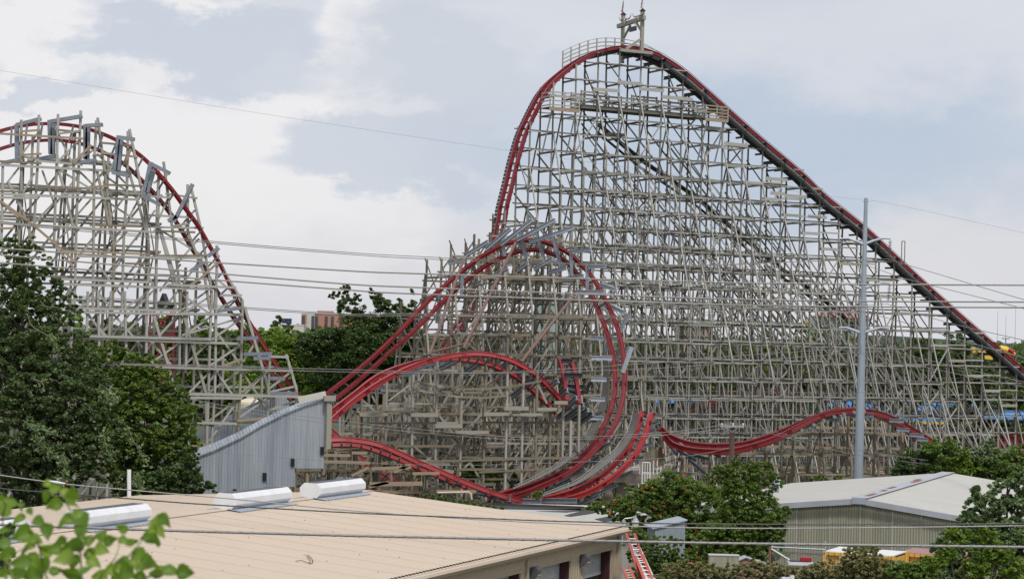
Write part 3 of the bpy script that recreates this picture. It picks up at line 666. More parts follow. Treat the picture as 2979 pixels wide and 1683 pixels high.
# low hump at right
E1 = [(1935,1262),(1958.6,1285),(2004.7,1299.5),(2067.5,1305),(2134.6,1302.4),(2193,1289),(2256,1268),(2319,1234.6),(2381.7,1205),(2444.5,1190.6),(2494.8,1188.5),(2549,1193.5),(2603.7,1213.6),(2654,1243),(2695.8,1268),(2740,1298)]
E2 = [(1925,1240),(1942,1255.5),(1971,1272),(2017,1285),(2080,1290),(2151,1286),(2214,1270),(2277,1247),(2340,1218),(2402.6,1195),(2444,1187),(2507,1187),(2570,1208),(2633,1241),(2675,1269),(2720,1302)]
rt, A, B, (X, Yv) = track_px('coaster_track', 'red track of the low hump that passes behind the steel pole', E1, E2, [(0,164),(1,171)], [(0,166.3),(1,172.3)], 90, w=.42, h=.4, tie_every=3)
steel(rt, [(1340,485,1430,492),(1470,488,1530,495),(1190,520,1290,527),(1080,575,1130,580),(1640,530,1740,535),(1690,590,1780,598),(1780,630,1880,636),(1830,660,1910,665)], 169, .3, .4, m='steel', zz=Z7)
walkway(rt, Z7(130,690,250,735,400,752,560,745,700,713,850,665,1000,590,1150,520,1290,482), [165,168], -7, n=60, m='wood')
for a in [(75,600,240,740),(100,690,300,810),(170,740,390,800),(80,650,170,770),(380,740,470,780),(250,800,370,900)]:
    p, q = Z7(*a); MB().ibeam(PY(*p,168), PY(*q,166), .22, .26).build('steel_beam', M['steel'], rt)
for p in Z7(965,630,1035,598,1118,562,1190,532,1262,506,1330,488,1400,474,1468,468,2,2)[:8]:
    c = PY(*p, 167); MB().tube([c, c+Vector((0,.5,0))], .14, 10).build('pipe_end', M['cable'], rt)
# far low tracks seen through the big trestle
for lab, p in (('short red track hump glimpsed through the foot of the tall trestle', [(2070,1148),(2100,1142),(2170,1135),(2250,1128),(2320,1134),(2370,1145),(2410,1156)]), ('short red track dip glimpsed left of the other far hump, low in the tall trestle', [(1970,1190),(1995,1180),(2030,1178),(2060,1168),(2080,1166)])):
    track_px('coaster_track', lab, p, [(u, v+11) for u, v in p], [(0,236),(1,240)], [(0,237.5),(1,241.5)], 24, w=.4, h=.4, m='red_dull')
# left hill, rails one above the other (outer-banked)
F1 = [(-60,400),(0,382),(41,371),(82.5,364),(124,360),(177,361),(231,368),(280,382),(330,402),(380,430),(425,465),(466,508),(507,557),(544,609),(577,655),(610,712),(647,778),(680,848),(701,892),(740,955),(783.5,1023),(825,1085),(874,1150)]
F2 = [(-60,455),(0,434),(41,421.6),(82.5,413),(132,408),(177,408),(227,415.5),(268,428),(321.6,452.6),(363,477),(404,514),(445,555.7),(486.6,605),(523.7,658.8),(556.7,716.5),(589.7,766),(614,815.5),(643,861),(676,912),(721.6,973.7),(763,1035.6),(825,1126),(850,1160)]
rt, A, B, (X, Yv) = track_px('coaster_track', 'red track curving over the left hill and down towards the metal tunnel', F1, F2, [(0,133),(.45,134),(1,139)], [(0,133),(.4,134.2),(.7,136.6),(1,140.4)], 120, w=.22, h=.24, tie_every=4)
def lst(zz, root, Y, m, w, h, name, L_):
    for q in L_:
        a, b = zz(*q); MB().ibeam(PY(*a, Y), PY(*b, Y), w*.8, h*.75, (0,1,0)).build(name, M[m], root)
lst(Z1, rt, 131.6, 'steel', .3, .36, 'steel_beam', [(115,155,290,110),(355,130,580,92),(605,160,725,152),(830,240,950,256),(1060,425,1200,495),(1360,570,1225,840),(1545,1020,1465,1080),(10,425,150,395),(275,395,410,368),(575,415,680,402),(790,488,910,512),(1010,655,1130,718),(1345,1185,1440,1120),(1185,830,1250,800)])
lst(Z1, rt, 132.2, 'steel', .34, .34, 'steel_strut', [(118,150,122,395),(350,120,358,360),(378,140,372,360),(603,150,605,395),(622,170,615,395),(838,230,815,475),(855,260,835,475),(1065,415,1015,650),(1085,470,1040,630)])
lst(Z2, rt, 136, 'steel', .3, .3, 'steel_beam', [(1510,135,1700,110),(1720,435,1920,432),(1790,465,1910,462),(1905,712,2095,712),(1680,325,1820,320),(1900,605,2010,607)])
# ---- END_PART2

# near face of the left trestle, timber by timber
aF = R(25); nF = Vector((-math.sin(aF), math.cos(aF), 0)); P0F = PY(450, 980, 134); P0F.z = 0
def face(zz, lst, kind, w_, h_, q, mats_):
    r_ = random.Random(5)
    for it in lst:
        pts = zz(*it); mb = MB(); m_ = mats_[r_.randrange(len(mats_))]; qq = q+r_.uniform(-.06,.06)
        for a, b in zip(pts[:-1], pts[1:]):
            A_, B_ = PP(*a, P0F+nF*qq, nF), PP(*b, P0F+nF*qq, nF); e = (B_-A_).normalized()*.07
            mb.beam(A_-e, B_+e, w_, h_)
        mb.build(kind, M[m_], leftT)
GW = ['wood','wood','wood','wood_mid']; BW_ = ['wood','wood_brown','wood_new','wood_mid']
face(Z1, [(275,90,265,440,235,950),(570,60,555,470,540,800,525,1450),(410,85,400,440,380,1000),(405,445,465,650,520,900),(150,125,150,600,130,1010),(690,110,740,500,800,1000,795,1450),(680,130,665,420,655,1450),(915,190,1000,620,1050,1000,1040,1450),(903,205,895,640,875,900,860,1450),(685,480,740,720,790,960),(910,480,980,720,1045,960),(1155,420,1205,800,1275,1340,1270,1450),(1120,480,1105,860,1100,1450),(1350,600,1420,900,1490,1310,1495,1450),(1325,580,1325,930),(1115,850,1215,1220,1240,1450),(1530,1010,1530,1200,1512,1450),(1540,1120,1700,1380,1718,1450),(20,440,10,1000),(1135,900,1265,1330),(1330,920,1440,1200,1480,1450),(60,560,160,760,240,1000),(520,400,520,620)], 'batter_post', .15, .16, 0, GW)
face(Z2, [(510,60,502,420),(620,0,612,320),(785,0,775,120,765,480),(1040,0,1030,420),(1270,0,1265,560),(1300,180,1450,700,1460,1100),(1080,150,1185,510,1230,680),(1495,0,1480,330,1470,700,1455,1150),(1525,0,1515,700,1492,1060),(1710,60,1700,540,1690,740,1678,1010),(1728,110,1895,680,1885,900),(1905,450,1890,700),(2020,445,2090,680,2090,800),(690,0,700,420),(880,0,890,420),(1320,0,1310,560)], 'post', .15, .18, 0, GW)
face(Z1, [(0,215,580,250),(255,405,575,435),(0,410,285,425),(720,280,925,300),(720,350,965,380),(740,475,920,490),(245,590,570,605),(0,620,155,625),(735,575,1005,585),(1175,640,1385,670),(1005,655,1195,665),(875,635,1000,640),(1085,875,1430,880),(1055,790,1345,805),(640,860,1010,870),(1090,900,1370,910),(440,1040,1050,1065),(1085,1075,1455,1075),(890,1130,1055,1135),(420,190,560,205),(420,215,560,196),(160,365,285,358),(660,370,720,368),(150,200,280,190),(440,640,560,638),(0,885,100,880),(640,590,760,585),(1230,865,1330,850),(1180,1290,1240,1288)], 'ledger', .06, .14, -.16, BW_)
face(Z1, [(0,435,720,475),(0,640,965,680),(0,845,1090,910),(540,1078,1430,1092),(440,1240,1045,1262),(430,1275,1490,1312),(1190,1280,1660,1300),(0,665,260,668),(0,1000,160,1010)], 'ledger', .06, .16, -.2, ['wood'])
face(Z2, [(400,110,1270,130),(600,140,1700,160),(1280,150,1705,156),(480,305,1480,330),(540,320,1705,362),(980,520,1690,545),(1250,530,2060,552),(1330,716,2290,740),(1400,918,1700,926),(1350,742,1700,746),(1900,452,2030,455),(1560,20,1690,22)], 'ledger', .06, .17, -.2, ['wood'])
face(Z1, [(395,180,545,500),(560,260,400,420),(275,200,140,380),(415,470,720,650),(720,500,970,670),(570,490,680,600),(780,710,1010,860),(0,700,200,860),(0,800,120,650),(640,680,480,860),(560,500,400,700),(390,690,250,840),(540,840,390,980),(880,660,700,900),(1000,640,890,840),(1090,760,960,960),(240,500,120,700),(130,460,20,600),(860,300,730,560),(690,360,880,560),(300,480,380,700),(660,330,480,450),(1090,560,1190,500),(1110,840,1190,660),(1320,700,1220,830),(1400,960,1250,1130),(1140,900,1440,1080),(1430,1080,1300,1260),(1460,990,1545,1080),(1640,1330,1530,1240),(1370,760,1280,860),(900,900,730,1080),(700,900,530,1120),(1040,1080,900,1300),(860,1100,700,1330),(980,1100,1080,1280),(700,1150,860,1360),(380,1000,540,1180),(1270,1140,1130,1320),(1100,1300,960,1450),(1480,1310,1290,1450),(650,1290,790,1450),(500,1300,400,1450)], 'brace', .05, .13, .15, GW)
face(Z1, [(0,690,200,830,400,1000,530,1120),(640,300,520,420),(1530,1130,1420,1230,1290,1320),(880,430,920,330)], 'brace', .05, .16, -.24, ['wood_new'])
face(Z2, [(1265,150,1035,400),(1480,175,1280,320),(1700,185,1500,330),(1690,375,1490,510),(1680,560,1480,700),(1670,760,1480,900),(1470,570,1340,700),(780,130,1000,380),(1500,240,1690,500),(1710,560,1870,800),(1530,560,1640,720),(1880,560,1710,700),(2040,570,1910,670),(2090,660,1910,700),(2100,760,1900,830),(1880,750,1690,880),(1790,370,1720,480),(1680,760,1480,1040),(1700,180,1290,300),(1030,140,850,320),(840,160,700,300),(610,150,770,330),(1290,20,1480,150),(1480,30,1300,140),(1700,20,1540,120),(1260,360,1060,500),(1060,340,1200,500),(1460,370,1290,520),(500,160,420,260),(760,340,620,150),(1020,20,850,130),(640,60,500,130)], 'brace', .05, .14, .1, GW)
face(Z2, [(1680,905,1905,882),(1320,1085,1500,1068),(1570,520,1700,470)], 'plank', .06, .16, -.3, ['wood_new'])
# leaves of the near branch differ from one another in tone
_t = M['leaf_fore'].node_tree; _b = _t.nodes['Principled BSDF']; _src = _b.inputs['Base Color'].links[0].from_socket
_oi = _t.nodes.new('ShaderNodeObjectInfo'); _hs = _t.nodes.new('ShaderNodeHueSaturation'); _mr = _t.nodes.new('ShaderNodeMapRange'); _mr.inputs[3].default_value = .55; _mr.inputs[4].default_value = 1.25
_mh = _t.nodes.new('ShaderNodeMapRange'); _mh.inputs[3].default_value = .53; _mh.inputs[4].default_value = .485
_t.links.new(_oi.outputs['Random'], _mr.inputs[0]); _t.links.new(_mr.outputs[0], _hs.inputs['Value']); _t.links.new(_oi.outputs['Random'], _mh.inputs[0]); _t.links.new(_mh.outputs[0], _hs.inputs['Hue']); _t.links.new(_src, _hs.inputs['Color']); _t.links.new(_hs.outputs[0], _b.inputs['Base Color'])

def V5(lst, Y, w_, root, mats_, kind='post'):
    r_ = random.Random(9)
    for x, y0, y1 in lst:
        (a, b), (c, d) = Z5(x, y0, x-(y1-y0)*.022, y1); MB().beam(PY(a,b,Y+r_.uniform(-.1,.1)), PY(c,d,Y), w_, w_).build(kind, M[mats_[r_.randrange(len(mats_))]], root)
V5([(215,500,700),(372,388,720),(548,240,700),(735,215,900),(905,100,900),(1082,60,930),(1248,60,1040),(1402,118,1090),(1515,150,1060),(1612,180,1060),(1705,440,1000),(1795,430,880),(1848,540,840),(1908,430,760),(640,640,900)], 157.2, .165, frT, ['wood_mid','wood_brown','wood_mid','wood'])
V5([(92,790,990),(287,730,990),(437,715,1010),(582,740,1040),(727,785,1055),(907,865,1080),(1077,945,1110),(1247,1020,1125),(1412,1080,1135)], 148.6, .17, loT, ['wood_brown','wood_mid','wood'])
r_ = random.Random(3)
for q in [(365,560,1080,556),(1070,552,1910,556),(540,640,1240,636),(1240,700,1900,706),(740,300,1080,305),(375,480,560,476),(560,420,1080,424),(1240,440,1500,444),(1700,600,1900,604),(540,820,900,824),(1080,800,1600,806)]:
    (a, b), (c, d) = Z5(*q); MB().beam(PY(a,b,157.4), PY(c,d,157.5), .07, .15).build('ledger', M[r_.choice(['wood_mid','wood','wood_brown'])], frT)
for q in [(380,700,540,560),(560,720,720,560),(720,700,560,560),(900,700,735,470),(910,560,1075,720),(1090,720,1240,560),(1250,560,1395,720),(1400,700,1510,560),(1520,560,1610,700),(1620,720,1700,560),(1710,560,1790,700),(1250,720,1395,880),(1400,880,1510,720),(1620,860,1700,720),(920,720,1075,880),(740,720,900,860),(1090,880,1240,740),(380,400,540,540),(560,400,720,280),(920,240,1075,400),(1250,300,1395,200),(1080,420,1240,540)]:
    (a, b), (c, d) = Z5(*q); MB().beam(PY(a,b,157.6), PY(c,d,157.7), .06, .13).build('brace', M[r_.choice(['wood_mid','wood_dark','wood','wood_brown'])], frT)
# ------------------------------------------------------------------ summit: gate, walkways
GP = lambda s, q, z: P0M+dM*s+nM*q+UP*z
def at_main(u, v, q):
    c = PP(u, v, P0M+nM*q, nM); r = c-P0M; return r.dot(dM), c.z
sN, zN = at_main(1866.5, 150, -.9); sF_, zF = at_main(1811.5, 120, 4.3); sg = (sN+sF_)/2
_, ztN = at_main(1866, 33, -.9); _, ztF = at_main(1811, 44, 4.3)
gate = thing('summit_gate', 'timber gateway with horns and a hanging blank plaque over the summit of the lift', 'gateway', GP(sN,-.9,zN))
for q, s, z0, z1 in ((-.9, sN, zN, ztN), (4.3, sF_, zN-.6, ztF)):
    MB().beam(GP(s,q,z0), GP(s,q,z1), .33, .33).build('post', M['wood_mid'], gate)
    mb = MB(); b = [GP(s+a*.27, q+c*.27, z1+.02) for a, c in ((-1,-1),(1,-1),(1,1),(-1,1))]; t = GP(s,q,z1+.36)
    mb.add(b+[t], [(3,2,1,0),(0,1,4),(1,2,4),(2,3,4),(3,0,4)]); mb.build('post_cap', M['black'], gate)
zb = ztN-.75
MB().beam(GP(sN-.1,-1.5,zb), GP(sF_-.1,5.2,zb), .34, .42).build('crossbeam', M['wood_mid'], gate)
MB().beam(GP(sN,-.8,zb-1.35), GP(sN,.5,zb-.15), .18, .2).build('knee_brace', M['wood_mid'], gate)
MB().beam(GP(sF_,4.2,zb-1.5), GP(sF_,2.7,zb-.15), .18, .2).build('knee_brace', M['wood_mid'], gate)
MB().beam(GP(sN,-.9,zb-2.1), GP(sN-1.9,-.9,zN+.1), .2, .24).build('raking_brace', M['wood_mid'], gate)
MB().beam(GP(sN-2.7,-1.1,zN-.1), GP(sN+1.2,-1.1,zN-.1), .24, .3).build('sill_beam', M['wood_mid'], gate)
pl = MB(); k = 14; cpl = GP(sg, 1.7, zb-.75); poly = []
for i, (sx, sy) in enumerate(((1,1),(-1,1),(-1,-1),(1,-1))):
    for j in range(4):
        a_ = math.pi/2*(i+j/3); poly.append(cpl+nM*(sx*.62+.12*math.cos(a_))+UP*(sy*.13+.12*math.sin(a_)))
pl.prism(poly, dM*.1); pl.build('plaque', M['charcoal'], gate)
for q in (1.2, 2.2): MB().beam(GP(sg,q,zb-.5), GP(sg,q,zb-.1), .03, .03).build('hanger', M['black'], gate)
def horns(q, s, z, sc, lab):
    h = thing('horn_skull', lab, 'skull', GP(s,q,z)); b = GP(s-.25,q,z)
    mb = MB(); mb.tube([b+UP*.12*sc, b-UP*.1*sc, b-UP*.45*sc], [.16*sc,.17*sc,.07*sc], 8); mb.build('skull', M['bone'], h)
    for sg_ in (-1, 1):
        MB().tube([b, b+nM*sg_*.4*sc+UP*.02, b+nM*sg_*.8*sc-UP*.02, b+nM*sg_*1.15*sc+UP*.18*sc, b+nM*sg_*1.3*sc+UP*.5*sc], [.08*sc,.08*sc,.065*sc,.045*sc,.01], 8).build('horn', M['horn'], h)
horns(2.9, sg, zb+.38, 1.0, 'pair of long curved horns resting on the left end of the summit gate beam')
horns(-1.0, sN-.3, zb+.18, .95, 'horned skull on the right post of the summit gate')
def flag(q, s, z, kind):
    top = 1.5; r = thing('flag', 'flag of blue, white and red on the left post of the summit gate' if kind == 't' else 'red and white striped flag with blue canton on the right summit gate post', 'flag', GP(s,q,z))
    MB().tube([GP(s,q,z), GP(s,q,z+top)], .028, 6).build('flagpole', M['alu'], r)
    nU, nV = 10, 22; L_ = 1.9
    def pt(i, j):       # hanging limply: hoist along the pole, fly sagging down to the left
        a_ = i/nU; b_ = j/nV; fold = math.sin(a_*9+b_*2)*.07*a_
        return GP(s+fold, q+.03+a_*.3*(1-.25*b_)+.1*math.sin(b_*3)*a_, z+top-.06-b_*.85-a_*.7)
    vs = [pt(i, j) for i in range(nU+1) for j in range(nV+1)]; fs, mi = [], []
    for i in range(nU):
        for j in range(nV):
            fs.append((i*(nV+1)+j, (i+1)*(nV+1)+j, (i+1)*(nV+1)+j+1, i*(nV+1)+j+1))
            if kind == 't': mi.append(0 if i < 4 else (1 if j < nV/2 else 2))
            else: mi.append(0 if (i < 4 and j < 11) else (2 if (j*13//nV) % 2 == 0 else 1))
    mb = MB(); mb.v = [tuple(v) for v in vs]; mb.f = fs; mb.mi = mi
    mb.build('cloth', [M['navy'], M['clothwhite'], M['clothred']], r)
flag(4.3, sF_, ztF+.3, 't'); flag(-.9, sN, ztN+.3, 'u')
# maintenance walkway across the upper trestle
wk = thing('walkway', 'long timber maintenance walkway with plank railings crossing the trestle below the summit', 'walkway', GP(8,-1,zN-7))
s0, z0 = at_main(1690, 305, .4); s1, z1 = at_main(2050, 332, .4); zd = z0
mb = MB()
for i in range(int((s1-s0)/.32)): mb.beam(GP(s0+i*.32,.3,zd), GP(s0+i*.32,2.6,zd), .29, .06)
tag(mb.build('deck_board', M['wood_dark'], wk), kind='stuff')
for q in (.35, 1.4, 2.5): MB().beam(GP(s0,q,zd-.18), GP(s1,q,zd-.18), .1, .3).build('joist', M['wood_dark'], wk)
for q, mm_ in ((.32,'wood_brown'), (2.5,'wood_dark')):
    for k in range(4): 
        for j in range(5):
            a_, b_ = s0+(s1-s0)*j/5, s0+(s1-s0)*(j+1)/5
            if k == 3 and j in (1,3) and q < 1: continue
            MB().beam(GP(a_,q-.08*(j % 2),zd+.3+.36*k), GP(b_+.1,q-.08*(j % 2),zd+.3+.36*k), .05, .11+.07*(k == 3)).build('rail_board', M['wood_mid' if (q < 1 and (k+j) % 3 == 0) else mm_], wk)
    for j in range(11): MB().beam(GP(s0+(s1-s0)*j/10,q+.07,zd-.1), GP(s0+(s1-s0)*j/10,q+.07,zd+1.55), .11, .11).build('railing_post', M[mm_], wk)
for nm, (ua, va), (ub, vb), q, hh, lab in (('l',(1600,311),(1685,315),-2.1,1.55,'small railed timber platform left of the long maintenance walkway'), ('r',(2053,342),(2117,345),-2.0,1.3,'small railed timber landing at the right end of the maintenance walkway')):
    sa, za = at_main(ua, va, q); sb, zb_ = at_main(ub, vb, q); pf = thing('platform', lab, 'platform', GP((sa+sb)/2,q,za))
    mb = MB()
    for i in range(int((sb-sa)/.3)+1): mb.beam(GP(sa+i*.3,q,za), GP(sa+i*.3,q+2,za), .27, .08)
    mb.build('deck', M['wood_brown'], pf); MB().beam(GP(sa,q-.02,za-.2), GP(sb,q-.02,za-.2), .1, .3).build('fascia_beam', M['wood_new'], pf)
    for k in range(4): 
        MB().beam(GP(sa,q-.05,za+.25+(hh-.25)*k/3), GP(sb,q-.05,za+.25+(hh-.25)*k/3), .05, .13).build('rail_board', M['wood' if nm == 'l' else 'wood_new'], pf)
        for se in (sa, sb): MB().beam(GP(se,q,za+.25+(hh-.25)*k/3), GP(se,q+2,za+.25+(hh-.25)*k/3), .05, .13).build('rail_board', M['wood'], pf)
    for j in range(3): MB().beam(GP(sa+(sb-sa)*j/2,q,za-.3), GP(sa+(sb-sa)*j/2,q,za+hh+.1), .11, .11).build('railing_post', M['wood'], pf)
    for se in (sa+.3, sb-.3): MB().beam(GP(se,q+.1,za-.2), GP(se,-.1,za-4.5), .12, .12).build('knee_brace', M['wood'], pf)
zc = Z(1396,0,1.251)
for q_ in [(415,325,510,329),(502,299,590,304),(580,323,670,329),(662,352,775,362),(780,402,826,408),(890,521,975,535),(1040,649,1120,656),(818,465,895,470),(1195,786,1262,792),(1110,711,1190,719),(838,532,890,534),(1058,702,1110,706)]:
    (a_, b_), (c_, d_) = zc(*q_); sa, za = at_main(a_, b_, -.25); sb, zb_ = at_main(c_, d_, -.25)
    MB().beam(GP(sa,-.25,za), GP(sb,-.25,(za+zb_)/2), .06, .36).build('wide_plank', M['wood'], mainT)
for i, s_ in enumerate(SM):
    u_, v_ = proj(GP(s_, 0, topsM[i]))
    if 2160 < u_ < 2960 and i % 1 == 0:
        for dz in (2.3, 4.1): MB().beam(GP(s_-2.6, -.25, topsM[i]-dz), GP(s_, -.25, topsM[i]-dz), .06, .3 if dz > 3 else .16).build('wide_plank', M['wood' if i % 3 else 'wood_mid'], mainT)
# old inner lift: dark trough descending through the middle of the trestle
ol = thing('inner_track', 'dark disused steel trough slanting down inside the tall trestle, parallel to the lift', 'track', GP(10,8,25))
pth = [PP(u, v, P0M+nM*5.2, nM) for u, v in Z3(1030,1095,1400,1400)+Z6(130,60,340,210,620,450,850,640,1000,750,1200,900,1400,1080)]
Q = [Vector(p) for p in spline(pth, 60)]; mb = MB(); mb.sweep(Q, [nM]*60, [UP]*60, .8, .24); mb.build('trough', M['steel_dk'], ol)
MB().sweep([p-UP*.75+nM*.3 for p in Q], [nM]*60, [UP]*60, .3, .2).build('stringer', M['steel_dk'], ol)
for i in range(2, 60, 6):
    p = Q[i]-UP*.4; MB().beam(p-nM*1.9, p+nM*1.6, .3, .28).build('support_beam', M['wood_mid'], ol)
    MB().beam(p-nM*1.7+dM*-.9, p-nM*1.7+dM*1.2, .2, .3).build('support_beam', M['wood_mid'], ol)

# ------------------------------------------------------------------ corrugated tunnel
d15 = Vector((math.cos(R(15)), math.sin(R(15)), 0)); n15 = Vector((-math.sin(R(15)), math.cos(R(15)), 0))
TP = PY(945, 1250, 127)
tp = lambda u, v, off=0: PP(u, v, TP+n15*off, n15)
tun = bpy.data.objects.new('metal_tunnel', None); COL.objects.link(tun); base_t = tp(750, 1440); tun.matrix_world = Matrix.Translation(base_t) @ Matrix.Rotation(R(15), 4, 'Z')
tag(tun, 'tall wedge-shaped tunnel clad in corrugated galvanised sheets, left of the red tracks', 'tunnel')
inv = tun.matrix_world.inverted()
def lbuild(mb, name, m, parent=None, root=None):
    """mesh given in world coordinates, stored in the local axes of root"""
    i_ = root.matrix_world.inverted(); mb.v = [tuple(i_ @ Vector(v)) for v in mb.v]; me = MB(); me.v, me.f, me.mi = mb.v, mb.f, mb.mi
    o = me.build(name, m); o.parent = parent or root; return o
front = [(544,1335),(575,1324),(618,1308),(697,1271),(760,1234),(825,1201),(885,1176),(946,1157),(942,1361),(858,1361),(857.7,1415),(771,1415),(771,1431),(700,1440),(560,1462),(480,1480),(480,1345)]
wallp = [tp(u, v) for u, v in front]
o = lbuild(MB().prism(wallp, n15*.12), 'front_wall', M['corr'], root=tun)
topn = [2,3,4,5,6,7]
mb = MB(); crest_ = [tp(u, v) for u, v in [(480,1345)]+front[:8]]
for k_, (a, b) in enumerate(zip(crest_[:-1], crest_[1:])):
    r0, r1 = [(n15*1.3+UP*.36)*(1-.085*max(0,k_+e-1)) for e in (0,1)]; mb.prism([a-n15*.15, b-n15*.15, b+r1, a+r0], UP*-.08)
lbuild(mb, 'roof', M['corr'], root=tun)
lbuild(MB().prism([p+n15*15 for p in wallp], n15*.12), 'rear_wall', M['corr'], root=tun)
for (x, y) in [(2063,1197),(1865,1300),(1655,1415),(2272,1117)]:
    (u, v), = Z2(x, y); c = tp(u, v, -.06); mb = MB(); mb.beam(c-UP*.26, c+UP*.26, .22, .1, tuple(n15)); hb = lbuild(mb, 'hatch', M['black'], root=tun)
    if x < 2200: mb = MB(); mb.beam(c-UP*.26+d15*.18-n15*.06, c+UP*.26+d15*.18-n15*.06, .05, .16, tuple(n15)); lbuild(mb, 'hatch_flap', M['steel_lt'], root=tun)
mb = MB(); mb.beam(tp(957,1152,-.3), tp(953,1305,-.3), .34, .34); lbuild(mb, 'corner_post', M['wood_mid'], root=tun)
mb = MB(); mb.beam(tp(942,1158,-.35), tp(975,1158,-.35), .5, .34); lbuild(mb, 'corner_bracket', M['wood_mid'], root=tun)
mb = MB(); mb.beam(tp(868,1163,-.2), tp(948,1146,-.2), .12, .4); lbuild(mb, 'ridge_cap', M['cream'], root=tun)
mb = MB(); mb.beam(tp(856,1362,.3), tp(856,1432,.3), .2, .2); mb.beam(tp(940,1362,.3), tp(940,1380,.3), .2, .2); lbuild(mb, 'leg', M['wood_brown'], root=tun)
# plank guards and long braces on the front trestle
for (x0,y0,x1,y1) in [(540,447,740,470),(355,485,560,507),(720,487,910,512),(890,565,1080,590),(1040,612,1270,632),(1235,482,1410,505),(1380,442,1550,465),(1490,488,1650,508),(1612,449,1750,470),(1733,402,1826,422)]:
    (a, b), = Z5(x0, (y0+y1)/2); (c, d), = Z5(x1, (y0+y1)/2); w_ = (y1-y0)/2.43*155/F0
    mb = MB(); mb.beam(PY(a,b,156.2), PY(c,d,156.3), .08, w_); p, q = PY(a,b,156.7), PY(c,d,156.8)
    for e in (p, q): e.z -= w_*.5+.05
    mb.beam(p, q, .9, .06); mb.build('plank_guard', M['wood_mid'], frT)
for q in [(745,275,900,490),(1270,205,1415,440),(1555,155,1680,420),(900,480,1050,680),(1070,720,1240,1010),(1510,610,1680,960),(1610,820,1730,1020),(1500,980,1700,620),(1100,620,1260,450),(940,740,780,860),(1800,440,1620,640)]:
    a, b = Z5(*q); MB().beam(PY(*a,157.8), PY(*b,157.5), .08, .17).build('long_brace', M['wood_new' if q[0] in (745,1500) else 'wood_mid'], frT)
for q in [(740,262,900,290,1070,318,1240,318,1420,300,1640,262),(740,320,900,350,1070,375,1240,380,1400,365)]:
    pts = Z5(*q); mb = MB()
    for a, b in zip(pts[:-1], pts[1:]): mb.beam(PY(*a,157), PY(*b,157), .07, .15)
    mb.build('curved_ledger', M['wood_mid'], frT)
for q in [(600,720,1380,722),(1000,640,1060,640),(1050,885,1380,886),(830,830,1900,800),(1200,905,1900,870)]:
    a, b = Z5(*q); MB().beam(PY(*a,157.1), PY(*b,157.1), .09, .17).build('ledger', M['wood_brown'], frT)
for q in [(100,785,290,787),(300,768,410,770),(425,990,800,985),(90,830,430,840),(440,880,720,870),(730,915,920,912),(900,1040,1180,1042),(300,930,420,870),(600,905,710,850),(560,975,420,1010)]:
    a, b = Z5(*q); MB().beam(PY(*a,143.6), PY(*b,143.6), .1, .3 if q[0] == 425 else .2).build('ledger', M['wood_new'], loT)

# ------------------------------------------------------------------ concrete deck with rails at the curve's foot
pd = thing('concrete_platform', 'stained concrete platform with rusty white rails beside the foot of the curve', 'platform', PY(1800,1400,150))
a, b = PY(1500,1365,166), PY(1867,1390,163); a.z = b.z = PY(1867,1380,163).z
MB().beam(a-UP*.3, b-UP*.3, 1.0, .75).build('edge_beam', M['concrete'], pd)
c = b+Vector((3.2,9,0)); mb = MB(); mb.beam(b-UP*.3, b-UP*.3+Vector((.95,.2,0)), .9, .75); mb.build('corner_block', M['concrete'], pd)
c0 = b+Vector((.95,.2,0)); c1 = c0+Vector((2.6,6.5,.55)); MB().prism([c0-UP*.02, c1-UP*.02, c1+Vector((-3,1,0)), c0+Vector((-3,1,0))], UP*-.3).build('deck', M['concrete'], pd)
MB().beam(a+Vector((0,2.5,-.1)), c0+Vector((-1,2.5,-.1)), 5, .3).build('rear_slab', M['concrete'], pd)
for u, v0, v1, w_ in ((1630,1400,1450,.85),(1772,1395,1470,.85),(1803,1435,1500,.85)):
    p = PY(u, v0, 164); MB().tube([p+UP*1, Vector((p.x,p.y,-.5))], w_/2, 14).build('column', M['concrete'], pd)
mb = MB()
for i in range(19):
    p = c0.lerp(c1, i/18)-UP*.3; mb.beam(p, p-UP*2.3, .1, .05)
mb.build('slat_skirt', M['clothwhite'], pd)
for hh in (.55, 1.12): MB().tube([c0+UP*hh, c1+UP*hh], .045, 6).build('handrail', M['rust'], pd); MB().tube([a.lerp(b,.78)+UP*hh, b+UP*hh+Vector((-.2,0,0))], .045, 6).build('handrail', M['clothwhite'], pd)
for i in range(8):
    p = c0.lerp(c1, i/7); MB().tube([p-UP*.1, p+UP*1.15], .05, 6).build('baluster', M['clothwhite'], pd)
for f in (.78, 1.0): p = a.lerp(b, f)+Vector((-.2,0,0)); MB().tube([p, p+UP*1.12], .05, 6).build('baluster', M['clothwhite'], pd)
scr = MB()
for i in range(17):
    f = i/16; (u, v0), (u2, v1) = ZP(405+325*f, 775-115*f, 420+320*f, 1050-140*f)
    scr.beam(PY(u,v0,165), PY(u2-1,v1,165), .19, .04)
scr.build('board_screen', M['wood_mid'], pd)
ld = thing('caged_ladder', 'white caged ladder against the front corner of the concrete platform', 'ladder', PY(1880,1430,161.5))
l0 = PY(1869,1344,161.5); 
for dx in (0, .62): MB().tube([l0+Vector((dx,0,0)), l0+Vector((dx,0,-2.7))], .06, 6).build('ladder_rail', M['clothwhite'], ld)
for dx in (.22, .42): MB().tube([l0+Vector((dx,0,0)), l0+Vector((dx,0,-2.5))], .035, 6).build('cage_bar', M['clothwhite'], ld)
for k in range(4): MB().tube([l0+Vector((0,0,-.85*k)), l0+Vector((.62,0,-.85*k))], .05, 6).build('rung', M['clothwhite'], ld)
sg_ = thing('warning_sign', 'small upright red sign with white letters on the mesh screen by the platform', 'sign', PY(1929.5,1310,164))
p = PY(1929.5,1310.5,164); MB().box(p, .13, .05, .42).build('panel', M['clothred'], sg_)
